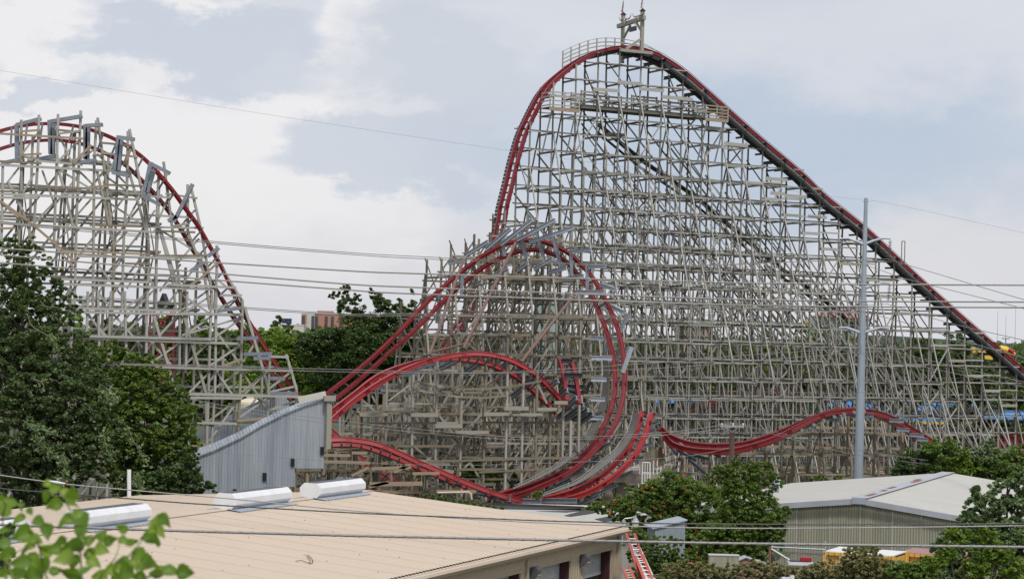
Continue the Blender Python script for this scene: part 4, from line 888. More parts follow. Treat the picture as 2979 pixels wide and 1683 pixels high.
for k, zz_ in enumerate((.28,-.28)):
    mb = MB()
    zz_ *= .36
    for dz in (-.06,0,.06): mb.box(p+Vector((.0,-.04,zz_+dz)), .075, .02, .022)
    mb.box(p+Vector((-.03,-.043,zz_)), .02, .02, .14); mb.build('letter', M['clothwhite'], sg_)
pp_ = thing('utility_pipe', 'cream pipe running level then turning down near the tan roof edge', 'pipe', PY(1370,1440,140))
a, b, c = PY(1273,1432,140), PY(1370,1430,140), PY(1372.5,1452,140)
MB().tube([a, b+Vector((-.15,0,0)), b+Vector((0,0,-.12)), c], .06, 8).build('pipe', M['creampipe'], pp_)
# ------------------------------------------------------------------ tan workshop (local axes: x = along the slope, y = along the ridge)
E = PZ(1822, 1532.6, 6.0); rot = R(-23)
bd = Vector((math.sin(R(23)), math.cos(R(23)), 0)); ba = Vector((math.cos(R(23)), -math.sin(R(23)), 0))
G = PP(1076, 1426.5, E, bd); halfw = (E-G).dot(ba); RZ = G.z; EZ = 6.0
shop = bpy.data.objects.new('workshop_building', None); COL.objects.link(shop); shop.matrix_world = Matrix.Translation((G.x, G.y, 0)) @ Matrix.Rotation(rot, 4, 'Z')
tag(shop, 'low workshop with a broad tan sheet-metal roof and roller doors in the foreground', 'building')
def lb(mb, name, m, parent=None, root=shop):
    o = mb.build(name, m); o.parent = parent or root; return o
LEN = 75; sl = (RZ-EZ)/halfw
roof = None
mb = MB(); t = .09
mb.prism([(0,0,RZ),(halfw,0,EZ),(halfw,-LEN,EZ),(0,-LEN,RZ)], (0,0,-t)); mb.prism([(0,0,RZ),(0,-LEN,RZ),(-halfw,-LEN,EZ),(-halfw,0,EZ)], (0,0,-t))
M['tan'].node_tree  # ribs run down the slope, so they repeat along local y
roof = lb(mb, 'roof', M['tan'])
# seams, screws and lap lines: real strips standing 3 mm proud
mb = MB()
for j in range(1, int(LEN/1.83)):
    y = -j*1.83; mb.beam((.3,y,RZ-sl*.3+.006), (halfw-.05,y,EZ+.006), .022 if j % 4 else .04, .012)
sc_ = MB()
for k in range(1, 11):
    x = halfw*k/11; z = RZ-sl*x
    for j in range(0, int(LEN/.305)):
        if RNG.random() < .05: sc_.box((x+RNG.normal(0,.02), -j*.305, z+.008), .05, .04, .02)
lb(mb, 'standing_rib', M['tan_seam'], roof); tag(lb(sc_, 'screw_heads', M['charcoal'], roof), kind='stuff')
mb = MB(); 
for j in range(int(LEN/.305)):
    y = -.15-j*.305; mb.beam((halfw*.985, y, EZ+.03), (halfw*.985+.1, y, EZ+.02), .12, .05)
lb(mb, 'eave_closure', M['black'], roof)
mb = MB(); mb.beam((-.02,-.02,RZ+.02),(-.02,-LEN,RZ+.02), .5, .03); lb(mb, 'ridge_cap', M['tan'], roof)
# fascia gutter along the eave, in lengths
for j in range(9):
    mb = MB(); y0, y1 = -j*6.1+.0, -(j+1)*6.1+.015
    prof = [(halfw+.02,EZ-.02),(halfw+.20,EZ-.03),(halfw+.24,EZ-.14),(halfw+.12,EZ-.30),(halfw+.02,EZ-.30)]
    mb.prism([(x,y0,z) for x, z in prof][::-1], (0,y1-y0,0)); lb(mb, 'gutter', M['tan'], shop)
mb = MB(); mb.beam((0,.05,RZ-.2),(halfw+.28,.05,EZ-.2), .1, .34); mb.beam((0,.05,RZ-.2),(-halfw-.2,.05,EZ-.2), .1, .34); lb(mb, 'rake_trim', M['tan_trim'])
# walls: east wall with door openings, plus gable ends
wx = halfw-.35; doors = [(-1.3,-5.0,2.35),(-6.7,-10.6,2.35),(-12.6,-16.4,2.3),(-19,-22.8,2.3),(-25,-28.8,2.3)]
DT = 5.0; mb = MB(); ycur = -.35; segs = []
for y0, y1, _ in doors:
    mb.beam((wx,ycur,DT/2), (wx,y0,DT/2), .12, DT); ycur = y1
mb.beam((wx,ycur,DT/2), (wx,-LEN+1,DT/2), .12, DT); mb.beam((wx,-.35,(DT+EZ-.1)/2), (wx,-LEN+1,(DT+EZ-.1)/2), .12, EZ-.1-DT)
lb(mb, 'side_wall', M['tan_wall'])
mb = MB(); mb.prism([(-wx,-.4,0),(wx,-.4,0),(wx,-.4,EZ-.15),(0,-.4,RZ-.15),(-wx,-.4,EZ-.15)], (0,.1,0)); lb(mb, 'gable_wall', M['tan_wall'])
mb = MB(); mb.beam((-wx,-.35,3),(-wx,-LEN+1,3), .12, 5.8); lb(mb, 'far_wall', M['tan_wall'])
mb = MB(); mb.beam((wx+.1,-.3,EZ-.3),(wx+.1,-.3,0), .34, .14, (1,0,0)); lb(mb, 'corner_trim', M['tan_trim'])
for k, (y0, y1, _) in enumerate(doors):
    dr = bpy.data.objects.new('roller_door', None); COL.objects.link(dr); dr.parent = shop
    lvl = [3.95, .1, .1, .1, .1][k]
    lb(MB().beam((wx-.45,(y0+y1)/2,lvl), (wx-.45,(y0+y1)/2,DT-.02), .05, y0-y1, (0,1,0)), 'shutter', M['roll'], dr)
    lb(MB().beam((wx-.45,(y0+y1)/2,lvl-.12), (wx-.45,(y0+y1)/2,lvl), .09, y0-y1-.02, (0,1,0)), 'bottom_bar', M['white'], dr)
    lb(MB().beam((wx-.22,y0-.03,0), (wx-.22,y0-.03,DT), .06, .5, (1,0,0)), 'jamb', M['maroon'], dr)
    lb(MB().beam((wx-.22,y1+.03,0), (wx-.22,y1+.03,DT), .06, .5, (1,0,0)), 'jamb', M['maroon'], dr)
    mb = MB(); mb.beam((wx+.085,y0+.1,0),(wx+.085,y0+.1,DT+.15), .2, .05, (1,0,0)); mb.beam((wx+.085,y1-.1,0),(wx+.085,y1-.1,DT+.15), .2, .05, (1,0,0)); mb.beam((wx+.085,y0,DT+.08),(wx+.085,y1,DT+.08), .05, .14); lb(mb, 'door_trim', M['tan_trim'], dr)
mb = MB(); mb.beam((wx+.12,-11.9,0),(wx+.12,-11.9,EZ-.5), .2, .1, (1,0,0)); lb(mb, 'downpipe', M['tan_trim'])
mb = MB(); mb.beam((wx-3,-.5,.06),(wx-3,-LEN+1,.06), 5.4, .1); lb(mb, 'floor', M['concrete'])
for y, lab in ((-5.3,'boxy bronze wall lamp nearest the far corner of the tan workshop'),(-11.3,'boxy bronze wall lamp beside the middle roller door of the tan workshop')):
    wl = bpy.data.objects.new('wall_lamp', None); COL.objects.link(wl); wl.matrix_world = shop.matrix_world @ Matrix.Translation((wx+.1,y,DT-.15)); tag(wl, lab, 'lamp', group=None)
    mb = MB(); mb.prism([(0,-.2,.3),(.28,-.2,.3),(.34,-.2,.2),(.34,-.2,-.02),(0,-.2,-.3)][::-1], (0,.4,0)); lb(mb, 'housing', M['charcoal'], root=wl)
    mb = MB(); mb.prism([(.352,-.17,-.02),(.352,.17,-.02),(.03,.17,-.312),(.03,-.17,-.312)], (.01,0,-.012)); lb(mb, 'lens', M['lamp'], root=wl)
# ridge ventilators
for k, (u0_, u1_) in enumerate(((-40, 50), (217, 405), (655, 817), (904, 1033))):
    def tu(u):      # distance along the ridge seen at column u
        lo, hi = 0, 60
        for _ in range(40):
            m_ = (lo+hi)/2; p = G-bd*m_
            if proj((p.x, p.y, RZ+.3))[0] > u: lo = m_
            else: hi = m_
        return lo
    ya, yb = -tu(u1_), -tu(u0_)
    o = bpy.data.objects.new('roof_ventilator', None); COL.objects.link(o); o.matrix_world = shop.matrix_world @ Matrix.Translation((0,(ya+yb)/2,RZ))
    tag(o, ['long white roof ventilator at the left picture edge, behind the leafy branch', 'long white roof ventilator with a dark slot on top, behind the leafy branch', 'long white octagonal roof ventilator second from the far end of the tan ridge', 'white octagonal roof ventilator at the far end of the tan ridge, by the metal tunnel'][k], 'ventilator', 'octagonal ventilators along the tan roof ridge')
    hl = (ya-yb)/2; w2 = .56; pr = [(-w2*.55,.04),(w2*.55,.04),(w2,.26),(w2,.52),(w2*.6,.74),(-w2*.6,.74),(-w2,.52),(-w2,.26)]
    mb = MB(); mb.prism([(x,-hl,z) for x, z in pr], (0,2*hl,0)); lb(mb, 'hood', M['white'], root=o)
    for sgn in (-1, 1): mb = MB(); mb.prism([(x*1.03,sgn*hl,.39+(z-.39)*1.03) for x, z in pr], (0,.05*sgn,0)); lb(mb, 'end_plate', M['white'], root=o)
    mb = MB(); mb.box((0,0,.746), .5, 2*hl-.2, .03); lb(mb, 'top_slot', M['charcoal'], root=o)
    mb = MB()
    for sgn in (-1, 1): mb.prism([(sgn*.2,-hl-.15,.05),(sgn*.85,-hl-.15,-.02),(sgn*.85,hl+.15,-.02),(sgn*.2,hl+.15,.05)], (0,0,.02))
    for j in range(int(2*hl/.305)): mb.box((.87,-hl+j*.305,-.02), .05, .2, .05)
    lb(mb, 'flashing', M['steel_lt'], root=o)
tag(MB().tube([PY(375.5,1465,106.8), PY(375.5,1365,106.8)], .11, 12).build('vent_pipe', M['white']), 'plain white upright pipe rising behind the left side of the tan roof', 'pipe')
# debris wire on the roof
mb = MB(); p0 = Vector(G)+ba*halfw*.62-bd*30; 
(u, v), = Z8(2290,985)
wz = None
for c_ in ([(2215,980),(2260,975),(2300,990),(2330,1000)],[(2275,935),(2310,935),(2340,965),(2345,990),(2320,998)],[(2300,940),(2325,975),(2318,992)]):
    pts = []
    nn_ = Vector((ba.x*sl, ba.y*sl, 1)).normalized()
    for x, y in c_: (u, v), = Z8(x, y); pts.append(PP(u, v, G+UP*.04, nn_))
    mb.tube(pts, .012, 5)
tag(mb.build('loose_wire', M['cable_dk']), 'curl of thin wire lying on the tan roof', 'wire')
# ------------------------------------------------------------------ low buildings in the middle
dk = thing('shed', 'long low shed with a dark shingled roof below the front red track', 'shed', PY(1500,1470,118))
q = [PZ(1270,1448,4.6), PZ(1700,1458,4.6), PZ(1705,1480,4.2), PZ(1400,1476,4.2)]
MB().prism([PZ(1270,1455,4.2), PZ(1690,1471,4.2), PZ(1780,1482,3.9), PZ(1380,1480,3.9)], (0,0,-.15)).build('roof', M['darkroof'], dk)
c = PZ(1530,1470,3.9); MB().box((c.x,c.y+1.5,1.9), 11, 5, 3.6, (1,.03,0)).build('wall', M['cream'], dk)
wp = thing('flat_building', 'low building with a white flat roof patched in black, past the tan roof', 'building', PZ(1800,1500,4.4))
A_, B_, C2_, D_ = PZ(1440,1480,4.5), PZ(1908,1487,4.5), PZ(1828,1523,4.5), PZ(1440,1535,4.5)
MB().prism([A_,D_,C2_,B_], (0,0,-.1)).build('roof', M['shedroof'], wp)
MB().prism([A_+Vector((.3,-.3,-.1)),D_+Vector((.3,.3,-.1)),C2_+Vector((-.3,.3,-.1)),B_+Vector((-.3,-.1,-.1))], (0,0,-4.3)).build('wall', M['cream'], wp)
mb = MB(); mb.beam(C2_+UP*-.14, B_+UP*-.14, .1, .45); mb.beam(C2_+UP*-.14+Vector((0,-.05,0)), D_+UP*-.14+Vector((0,-.05,0)), .1, .45); mb.build('fascia', M['cream'], wp)
for poly in ([(1640.5,1498.7),(1698.8,1483.2),(1759,1485),(1710.4,1494.4),(1660,1501.4)],[(1729.8,1509),(1780,1498.7),(1834.6,1499.5),(1799.7,1513),(1757,1516)],[(1850,1493),(1880,1487),(1872,1491)],[(1560,1486),(1700,1484),(1650,1489)]):
    MB().prism([PZ(u, v, 4.512) for u, v in poly][::-1], (0,0,.012)).build('tar_patch', M['darkroof'], wp)
yl = thing('yard_light', 'yard light with a grey head and yellowed glass bowl beyond the tan roof corner', 'lamp', PY(1849,1520,100))
p = PY(1849,1500,100); MB().tube([PY(1812,1512,100), PY(1818,1507,100), PY(1835,1505,100), p+Vector((0,0,-.02))], .025, 6).build('arm', M['alu'], yl)
MB().tube([PY(1812,1512,100), PY(1812,1512,100)-UP*3], .04, 6).build('bracket_post', M['alu'], yl)
MB().tube([p+UP*.05, p-UP*.1, p-UP*.12, p-UP*.25], [.04,.06,.12,.16], 12).build('head', M['steel_lt'], yl); MB().tube([p-UP*.25, p-UP*.36], [.19,.19], 14).build('reflector', M['white'], yl)
MB().tube([p-UP*.36, p-UP*.5, p-UP*.58], [.18,.165,.13], 14).build('bowl', M['lamp'], yl)
gs = bpy.data.objects.new('garden_shed', None); COL.objects.link(gs); c = PY(1952,1540,98); gs.matrix_world = Matrix.Translation((c.x,c.y,0)) @ Matrix.Rotation(R(10), 4, 'Z')
tag(gs, 'blue-grey shed with a sloping metal roof, half buried in flowering vines', 'shed')
hzz = PY(1900,1536,98).z; hz2 = PY(1980,1515,98).z
lb(MB().prism([(-.8,0,0),(.72,0,0),(.72,0,hz2),(-.8,0,hzz)], (0,1.6,0)), 'wall', M['blueshed'], root=gs)
lb(MB().prism([(-.95,-.1,hzz-.02),(.8,-.1,hz2+.03),(.8,1.75,hz2+.03),(-.95,1.75,hzz+.0)], (0,0,.06)), 'roof', M['steel_lt'], root=gs)
# ------------------------------------------------------------------ ladders at the workshop corner
def ladder(lab, pts, Y, m, off):
    r = thing('ladder', lab, 'ladder', PY(*pts[1], Y), 'ladders leaning at the workshop corner'); t, b = PY(*pts[0], Y+.6), PY(*pts[1], Y-1)
    b = b+(b-t)*.8
    for k in (0, 1): MB().beam(t+Vector((off*k,.1*k,0)), b+Vector((off*k,.1*k,0)), .05, .13, (1,0,0)).build('side_rail', M[m], r)
    L_ = (b-t).length; n_ = int(L_/.3)
    for i in range(1, n_):
        p = t.lerp(b, i/n_); MB().tube([p, p+Vector((off,.1,0))], .024, 6).build('rung', M['alu'], r)
ladder('red fibreglass ladder leaning nearest the tan workshop corner', [(1822,1550),(1864,1683)], 92, 'ladred', .38)
ladder('white-topped aluminium ladder leaning behind the red one', [(1835,1582),(1862,1640)], 92.6, 'alu', .32)
ladder('orange fibreglass ladder standing right of the red one by the workshop corner', [(1846,1612),(1874,1683)], 91.4, 'orange', .36)
ladder('short orange ladder partly hidden by the workshop wall corner', [(1812,1650),(1830,1690)], 90.5, 'orange', .3)
# ------------------------------------------------------------------ corrugated shed on the right
sh = bpy.data.objects.new('corrugated_shed', None); COL.objects.link(sh); e = R(-22.5)
sd_ = Vector((math.sin(R(22.5)), math.cos(R(22.5)), 0)); sa = Vector((math.cos(R(22.5)), -math.sin(R(22.5)), 0))
ap = PY(2501, 1448, 110.9); sh.matrix_world = Matrix.Translation((ap.x,ap.y,0)) @ Matrix.Rotation(e, 4, 'Z'); tag(sh, 'large shed with a pale low-pitched metal roof and yellowed corrugated gable wall', 'shed')
az = ap.z; hw = 11; ez = az-1.3; LN = 27.5
lb(MB().prism([(0,0,az),(-hw,0,ez),(-hw,LN,ez),(0,LN,az)][::-1], (0,0,-.1)).prism([(0,0,az),(hw,0,ez),(hw,LN,ez),(0,LN,az)], (0,0,-.1)), 'roof', M['shedroof'], root=sh)
rg = lb(MB().beam((0,-.05,az+.03),(0,LN,az+.03), .9, .02), 'ridge_flashing', M['flash'], root=sh)
for y, x, l in ((2.5,.1,2.2),(6.4,.0,1.2),(9.2,-.1,1.9),(16,.05,2.8),(17.5,-.2,1.6)):
    lb(MB().box((x,y,az+.048), l*.0+.28, l, .012), 'rust_patch', M['rust'], rg, root=sh)
lb(MB().beam((0,-.12,az-.16),(-hw-.1,-.12,ez-.16), .08, .3), 'fascia', M['flash'], root=sh); lb(MB().beam((0,-.12,az-.16),(hw+.1,-.12,ez-.16), .08, .3), 'fascia', M['flash'], root=sh); lb(MB().box((0,-.19,az-.14), .75, .1, .34), 'peak_cap', M['steel_lt'], root=sh)
lb(MB().prism([(-hw+.3,.3,0),(hw-.3,.3,0),(hw-.3,.3,ez-.1),(0,.3,az-.1),(-hw+.3,.3,ez-.1)], (0,.1,0)), 'gable_wall', M['shedwall'], root=sh)
cw = MB(); nx = 284
for i in range(nx):
    xa, xb = -hw+.3+i*(2*hw-.6)/nx, -hw+.3+(i+1)*(2*hw-.6)/nx; ya, yb = (.26, .215) if i % 2 else (.215, .26)
    za, zb = az-.12-abs(xa)*1.3/11, az-.12-abs(xb)*1.3/11; cw.quad((xa,ya,0),(xb,yb,0),(xb,yb,zb),(xa,ya,za))
lb(cw, 'corrugated_sheet', M['shedwall'], root=sh)
for z_, m_ in ((ez-1.9,'wood_new'),(ez-3.2,'wood_new')): lb(MB().beam((-hw+.4,.2,z_),(hw-.4,.2,z_-.05), .02, .04), 'wall_rail', M[m_], root=sh)
for x in (-8,-6.2,-3.6,-1.7,0,1.8,3.4,5.0,7.4): lb(MB().beam((x,.205,0),(x,.205,az-.25-abs(x)*1.3/11), .05, .02, (0,1,0)), 'panel_joint', M['shedroof'], root=sh)
for sx in (-1, 1): lb(MB().beam((sx*(hw-.35),.4,ez/2),(sx*(hw-.35),LN-.3,ez/2), .1, ez-.15), 'side_wall', M['shedwall'], root=sh)
vp = PP(2256, 1412, ap+UP*-.9, UP); fl = thing('flue', 'stubby grey flue with a square cap on the left slope of the pale shed roof', 'flue', vp)
p = PY(2256,1414,118); MB().tube([p-UP*.35, p+UP*.15], .2, 10).build('stack', M['steel'], fl); MB().box(p+UP*.28, .62, .62, .24).build('cap', M['steel_lt'], fl)
# yard in front of the shed: containers, gate, trailer, cabinet
def container(lab, pl_, pr_, Y, ln, mtop, m):
    a_, b_ = PY(*pl_, Y), PY(*pr_, Y-1.4); dd = (b_-a_); dd.z = 0; L_ = dd.length; o = bpy.data.objects.new('shipping_container', None); COL.objects.link(o)
    o.matrix_world = Matrix.Translation((a_.x,a_.y,0)) @ Matrix.Rotation(math.atan2(dd.y,dd.x), 4, 'Z'); tag(o, lab, 'container'); zt = a_.z; D = 2.44
    lb(MB().box((L_/2,D/2,zt-1.3), L_-.12, D-.12, 2.3), 'body', M[m], root=o); lb(MB().box((L_/2,D/2,zt-.02), L_-.05, D-.05, .05), 'roof', M[mtop], root=o)
    for x in (0, L_):
        for y in (0, D): lb(MB().beam((x,y,zt-2.6),(x,y,zt), .16, .16), 'corner_post', M[m], root=o)
    for y in (0, D): lb(MB().beam((.1,y,zt-.1),(L_-.1,y,zt-.1), .1, .14), 'top_rail', M[m], root=o); lb(MB().beam((.1,y,zt-2.5),(L_-.1,y,zt-2.5), .1, .16), 'bottom_rail', M[m], root=o)
    lb(MB().box((.0,-.085,zt-.1), .09, .02, .07), 'casting_hole', M['black'], root=o)
    return o, L_, zt
def text(body, size, loc, rotm, m, name, parent, ext=.006):
    cu = bpy.data.curves.new(name, 'FONT'); cu.body = body; cu.size = size; cu.extrude = ext; cu.align_x = 'CENTER'; cu.align_y = 'CENTER'
    o = bpy.data.objects.new(name, cu); COL.objects.link(o); o.location = loc; o.rotation_euler = rotm; dg = bpy.context.evaluated_depsgraph_get()
    me = bpy.data.meshes.new_from_object(o.evaluated_get(dg)); me.name = name; me.materials.clear(); me.materials.append(M[m])
    p = bpy.data.objects.new(name, me); COL.objects.link(p); p.location = loc; p.rotation_euler = rotm; p.parent = parent; bpy.data.objects.remove(o); bpy.data.curves.remove(cu); return p
ct, L_, zt = container('yellow shipping container with a white top in front of the corrugated shed', (2398,1601), (2599,1597), 92, 0, 'white', 'yellow')
pn = lb(MB().box((1.0,-.09,zt-.62), .5, .03, .85), 'sign_panel', M['clothwhite'], root=ct); lb(MB().box((1.0,-.11,zt-.62), .42, .02, .77), 'sign_field', M['charcoal'], root=ct)
text('L', .5, (1.0,-.13,zt-.5), (R(90),0,0), 'clothwhite', 'letter', ct); text('21', .26, (.18,-.1,zt-1.75), (R(90),R(90),0), 'charcoal', 'number', ct)
lb(MB().box((L_+.085,.6,zt-.7), .02, .8, .9), 'end_sign', M['charcoal'], root=ct)
ct2, L2, zt2 = container('orange container with a dull red top, mostly hidden by the bushes on the right', (2614,1604), (2800,1598), 93, 0, 'pinkroof', 'yellow')
lb(MB().box((1.55,-.12,zt2-.5), 1.0, .04, .75), 'sign_panel', M['black'], root=ct2); text('Tim C', .3, (1.5,-.15,zt2-.72), (R(90),0,0), 'clothwhite', 'lettering', ct2)
gt = thing('pipe_gate', 'galvanised pipe gate frame with a slanting stay in front of the corrugated shed', 'gate', PY(2245,1600,88))
P_ = lambda x, y, Y=88: PY(*Z10(x, y)[0], Y)
MB().tube([P_(820,572), P_(1195,590)], .04, 6).build('top_bar', M['steel'], gt); MB().tube([P_(820,585), P_(945,662)], .05, 6).build('stay', M['alu'], gt)
MB().tube([P_(812,570), P_(808,720)], .06, 6).build('post', M['rust'], gt); MB().tube([P_(1197,530), P_(1197,640)], .035, 6).build('post', M['alu'], gt)
ch = MB()
for i in range(26):
    a_ = P_(818,600).lerp(P_(1190,612), i/25); ch.tube([a_, a_-UP*1.9+Vector((1.2,0,0))], .008, 4); ch.tube([a_, a_-UP*1.9-Vector((1.2,0,0))], .008, 4)
ch.build('chain_mesh', M['cable'], gt)
tb = thing('truck_bed', 'white utility bed holding a red crate, parked below the pipe gate', 'truck', P_(1020,690,86))
c = P_(1020,678,86); MB().box(c, 2.1, 1.0, .28).build('bed', M['white'], tb); MB().box(c+Vector((0,-.02,.16)), 1.85, .8, .06).build('bed_floor', M['black'], tb); MB().box(c+Vector((.0,-.53,-.22)), 2.0, .1, .2).build('tailgate', M['steel'], tb)
mb = MB(); 
for k in range(8): mb.tube([c+Vector((.06+k*.058,-.1,.06)), c+Vector((.06+k*.058,-.1,.21))], .028, 8)
mb.box(c+Vector((.26,.05,.135)), .48, .22, .15); tag(mb.build('red_crate', M['clothred']), 'bright red ribbed crate lying in the white utility bed', 'crate')
MB().box(c+Vector((.5,.3,-.55)), 3.2, 2.2, .35).build('fender_box', M['concrete'], tb)
for r_ in (tb,): r_.scale = (.5,.5,.5)
cb = thing('cabinet', 'olive-grey metal cabinet behind the browning hedge', 'cabinet', P_(490,655,84)); c = P_(490,660,84)
MB().box(c-UP*.4, 2.5, 1, 1.5).build('body', M['shedwall'], cb); MB().box(c+UP*.37, 2.6, 1.1, .07).build('lid', M['shedroof'], cb); MB().box(c+Vector((.3,-.52,-.4)), .05, .03, 1.3).build('door_seam', M['charcoal'], cb)
hu = thing('small_hut', 'small pink hut with a grey gabled roof behind the hedge', 'hut', P_(680,670,86)); c = P_(680,655,86)
MB().prism([c+Vector((-1.4,0,-.25)), c+Vector((-.5,0,.18)), c+Vector((1.5,0,-.45))], (0,1.6,0)).build('gable', M['pinkroof'], hu)
mb = MB(); mb.prism([c+Vector((-1.6,-.2,-.28)), c+Vector((-.5,-.2,.22)), c+Vector((-.5,1.8,.22)), c+Vector((-1.6,1.8,-.28))], (0,0,.06)); mb.prism([c+Vector((-.5,-.2,.22)), c+Vector((1.7,-.2,-.45)), c+Vector((1.7,1.8,-.45)), c+Vector((-.5,1.8,.22))], (0,0,.06)); mb.build('roof', M['flash'], hu)
MB().box(c+Vector((0,.8,-1.2)), 2.6, 1.4, 1.8).build('wall', M['pinkroof'], hu)
cb.scale = (.5,.5,.5); hu.scale = (.45,.45,.45)
wl_ = thing('ladder', 'tip of a white ladder poking up above the browning hedge', 'ladder', P_(935,800,68)); 
for x in (905, 965): MB().beam(P_(x,780 if x < 950 else 770,68), P_(x,930,68), .14, .07).build('side_rail', M['white'], wl_)
for y in (792, 850): MB().beam(P_(905,y,68), P_(965,y-8,68), .06, .06).build('rung', M['white'], wl_)
# ------------------------------------------------------------------ steel pole with insulators, and cables
PYY = 150
pole = thing('transmission_pole', 'tall tapered galvanised steel pole with three pairs of curved arms', 'pole', PY(2495,1400,PYY))
a, b = PY(2494,1480,PYY), PY(2519.5,576,PYY); mb = MB()
mid = PY(2504,1138,PYY); mb.tube([a,mid], [.375,.325], 12, cap=False); mb.tube([mid,b], [.30,.135], 12); mb.build('shaft', M['pole'], pole)
MB().tube([mid-UP*.06, mid+UP*.06], .34, 12).build('splice_ring', M['pole'], pole); MB().tube([b-UP*.25+Vector((-.22,0,0)), b-UP*.25+Vector((.22,0,0))], .05, 6).build('top_bracket', M['steel'], pole)
ends = []
for (vl, vr, vc, xl, xr) in ((694.5, 694, 706, 2445, 2590), (825, 823, 836, 2443, 2589), (953, 954, 965, 2440, 2585)):
    c = PY(2513-(vc-700)*.027, vc, PYY)
    for (u, v, sgn) in ((xl, vl, -1), (xr, vr, 1)):
        e = PY(u, v, PYY); m1 = c.lerp(e, .35)+UP*.03; m2 = c.lerp(e, .7)+UP*.13
        MB().tube([c-UP*.12, m1, m2, e], [.12,.10,.08,.06], 8).build('arm', M['pole'], pole)
        L_ = 1.45; lean = -.12 if vl > 800 else -.05
        iz = thing('insulator_string', '%s insulator string hanging from the %s %s arm of the steel pole' % ('dark ribbed' , {700:'top',836:'middle',965:'bottom'}.get(int(vc) if vc != 706 else 700, 'top'), 'left' if sgn < 0 else 'right'), 'insulator', e, 'insulator strings on the steel pole')
        mb = MB(); mb.tube([e, e+Vector((lean,0,-L_))], .02, 6)
        mb.build('rod', M['steel'], iz); mb = MB()
        for k in range(11):
            p = e+Vector((lean*(k+2)/13,0,-L_*(k+2)/13)); mb.tube([p+UP*.035, p, p-UP*.01], [.05,.16,.15], 10)
        mb.build('sheds', M['insul'], iz); ends.append(e+Vector((lean,0,-L_)))
MB().tube([PY(2503,1000,149.6), PY(2503,1030,149.6)], .03, 5).build('step_bolt', M['steel'], pole)
def cable(lab, pts, Y, r, m='cable', sag=0, tw=False):
    n_ = 60; s = spline(pts, n_); P = []
    us = [p[0] for p in pts]
    for u, v in s: P.append(PY(u, v, float(np.interp(u, [y[0] for y in Y], [y[1] for y in Y])) if isinstance(Y, list) else Y))
    mb = MB(); mb.tube(P, r, 6)
    if tw:
        Q = []; n2 = 600
        for i in range(n2):
            f = i/(n2-1)*(n_-1); k = min(int(f), n_-2); p = P[k].lerp(P[k+1], f-k); a_ = i*.9; Q.append(p+Vector((0, math.cos(a_)*r*.3, math.sin(a_)*r*.3)))
        mb.tube(Q, r*.8, 5)
    return tag(mb.build('overhead_cable', M[m]), lab, 'cable', 'overhead cables crossing the view')
cable('thin high wire crossing the clouds and meeting the top of the steel pole', [(-60,195),(0,205),(740,327),(1480,438),(2080,523),(2418,571),(2513,581),(2600,594),(2979,677),(3060,697)], [(0,120),(2513,149.7),(3000,138)], .008, 'cable')
cable('upper wire of the close pair sloping right in front of the left hill', [(-60,641),(0,644),(598,700),(1000,733),(1200,745),(1655,765),(2000,771),(2277,762),(2441,756)], [(0,75),(2441,149.5)], .022)
cable('lower wire of the close pair sloping right in front of the left hill', [(-60,647),(0,650),(598,705),(1000,738),(1200,751),(1655,769),(2000,774),(2300,762),(2585,753)], [(0,76),(2585,149.5)], .022)
cable('wire falling to the right edge from the top right insulator', [(2585,754),(2740,800),(2860,836),(2979,871),(3060,895)], [(2585,149.5),(3000,118)], .022)
cable('wire falling to the right edge from the top left insulator', [(2443,756),(2540,778),(2633,810),(2800,852),(2979,897),(3060,917)], [(2443,149.5),(3000,119)], .022)
for k, (v0, va, vb, vc, vd, vm) in enumerate(((722,786.6,795,819,829,826), (741,825,835,866,878,875), (764,842,854,883,894,891))):
    cable(['topmost','middle','lowest'][k]+' of the three thick parallel cables across the whole picture', [(-60,v0-4),(0,v0),(500,(v0+va)/2+1),(1000,va),(1200,vb),(2000,vc),(2450,vm),(2979,vd),(3060,vd)], 78, .034)
cable('upper wire of the pair passing just above the hotel roof', [(235,861),(620,887),(1000,912),(1200,912),(1655,918),(1950,915),(2150,900),(2300,893),(2439,888)], [(0,80),(2439,149.5)], .022)
cable('lower wire of the pair passing just above the hotel roof', [(235,866),(620,892),(1000,916),(1200,918),(1655,923),(1950,922),(2200,904),(2400,893),(2583,883)], [(0,81),(2583,149.5)], .022)
cable('wire dropping to the right edge from the middle right insulator', [(2583,884),(2760,938),(2979,989),(3060,1009)], [(2583,149.5),(3000,118)], .022)
cable('wire dropping to the right edge from the middle left insulator', [(2439,888),(2520,909),(2650,943),(2800,990),(2979,1040),(3060,1060)], [(2439,149.5),(3000,119)], .022)
cable('upper of two level wires in front of the hump track', [(350,1057),(1000,1074),(1427,1083),(1900,1055),(2150,1034),(2436,1015)], [(300,82),(2436,149.5)], .022)
cable('lower of two level wires in front of the hump track', [(350,1060),(1000,1081),(1430,1085),(1900,1071),(2200,1048),(2583,1018)], [(300,83),(2583,149.5)], .022)
cable('wire sloping down to the right from the lowest right insulator', [(2583,1018),(2790,1068),(2979,1110),(3060,1128)], [(2583,149.5),(3000,118)], .022)
cable('wire sloping down to the right from the lowest left insulator', [(2436,1015),(2600,1048),(2800,1090),(2979,1124),(3060,1140)], [(2436,149.5),(3000,119)], .022)
cable('upper service wire running from the trees past the tunnel to the wooden pole', [(553,1160),(700,1186),(1000,1224),(1394,1264),(1650,1272),(1960,1254),(2137,1229)], [(500,110),(2137,121)], .016)
cable('lower service wire running from the trees past the tunnel to the wooden pole', [(553,1172),(700,1196),(1000,1235),(1394,1272),(1650,1278),(1960,1262),(2163,1238)], [(500,111),(2163,121)], .016)
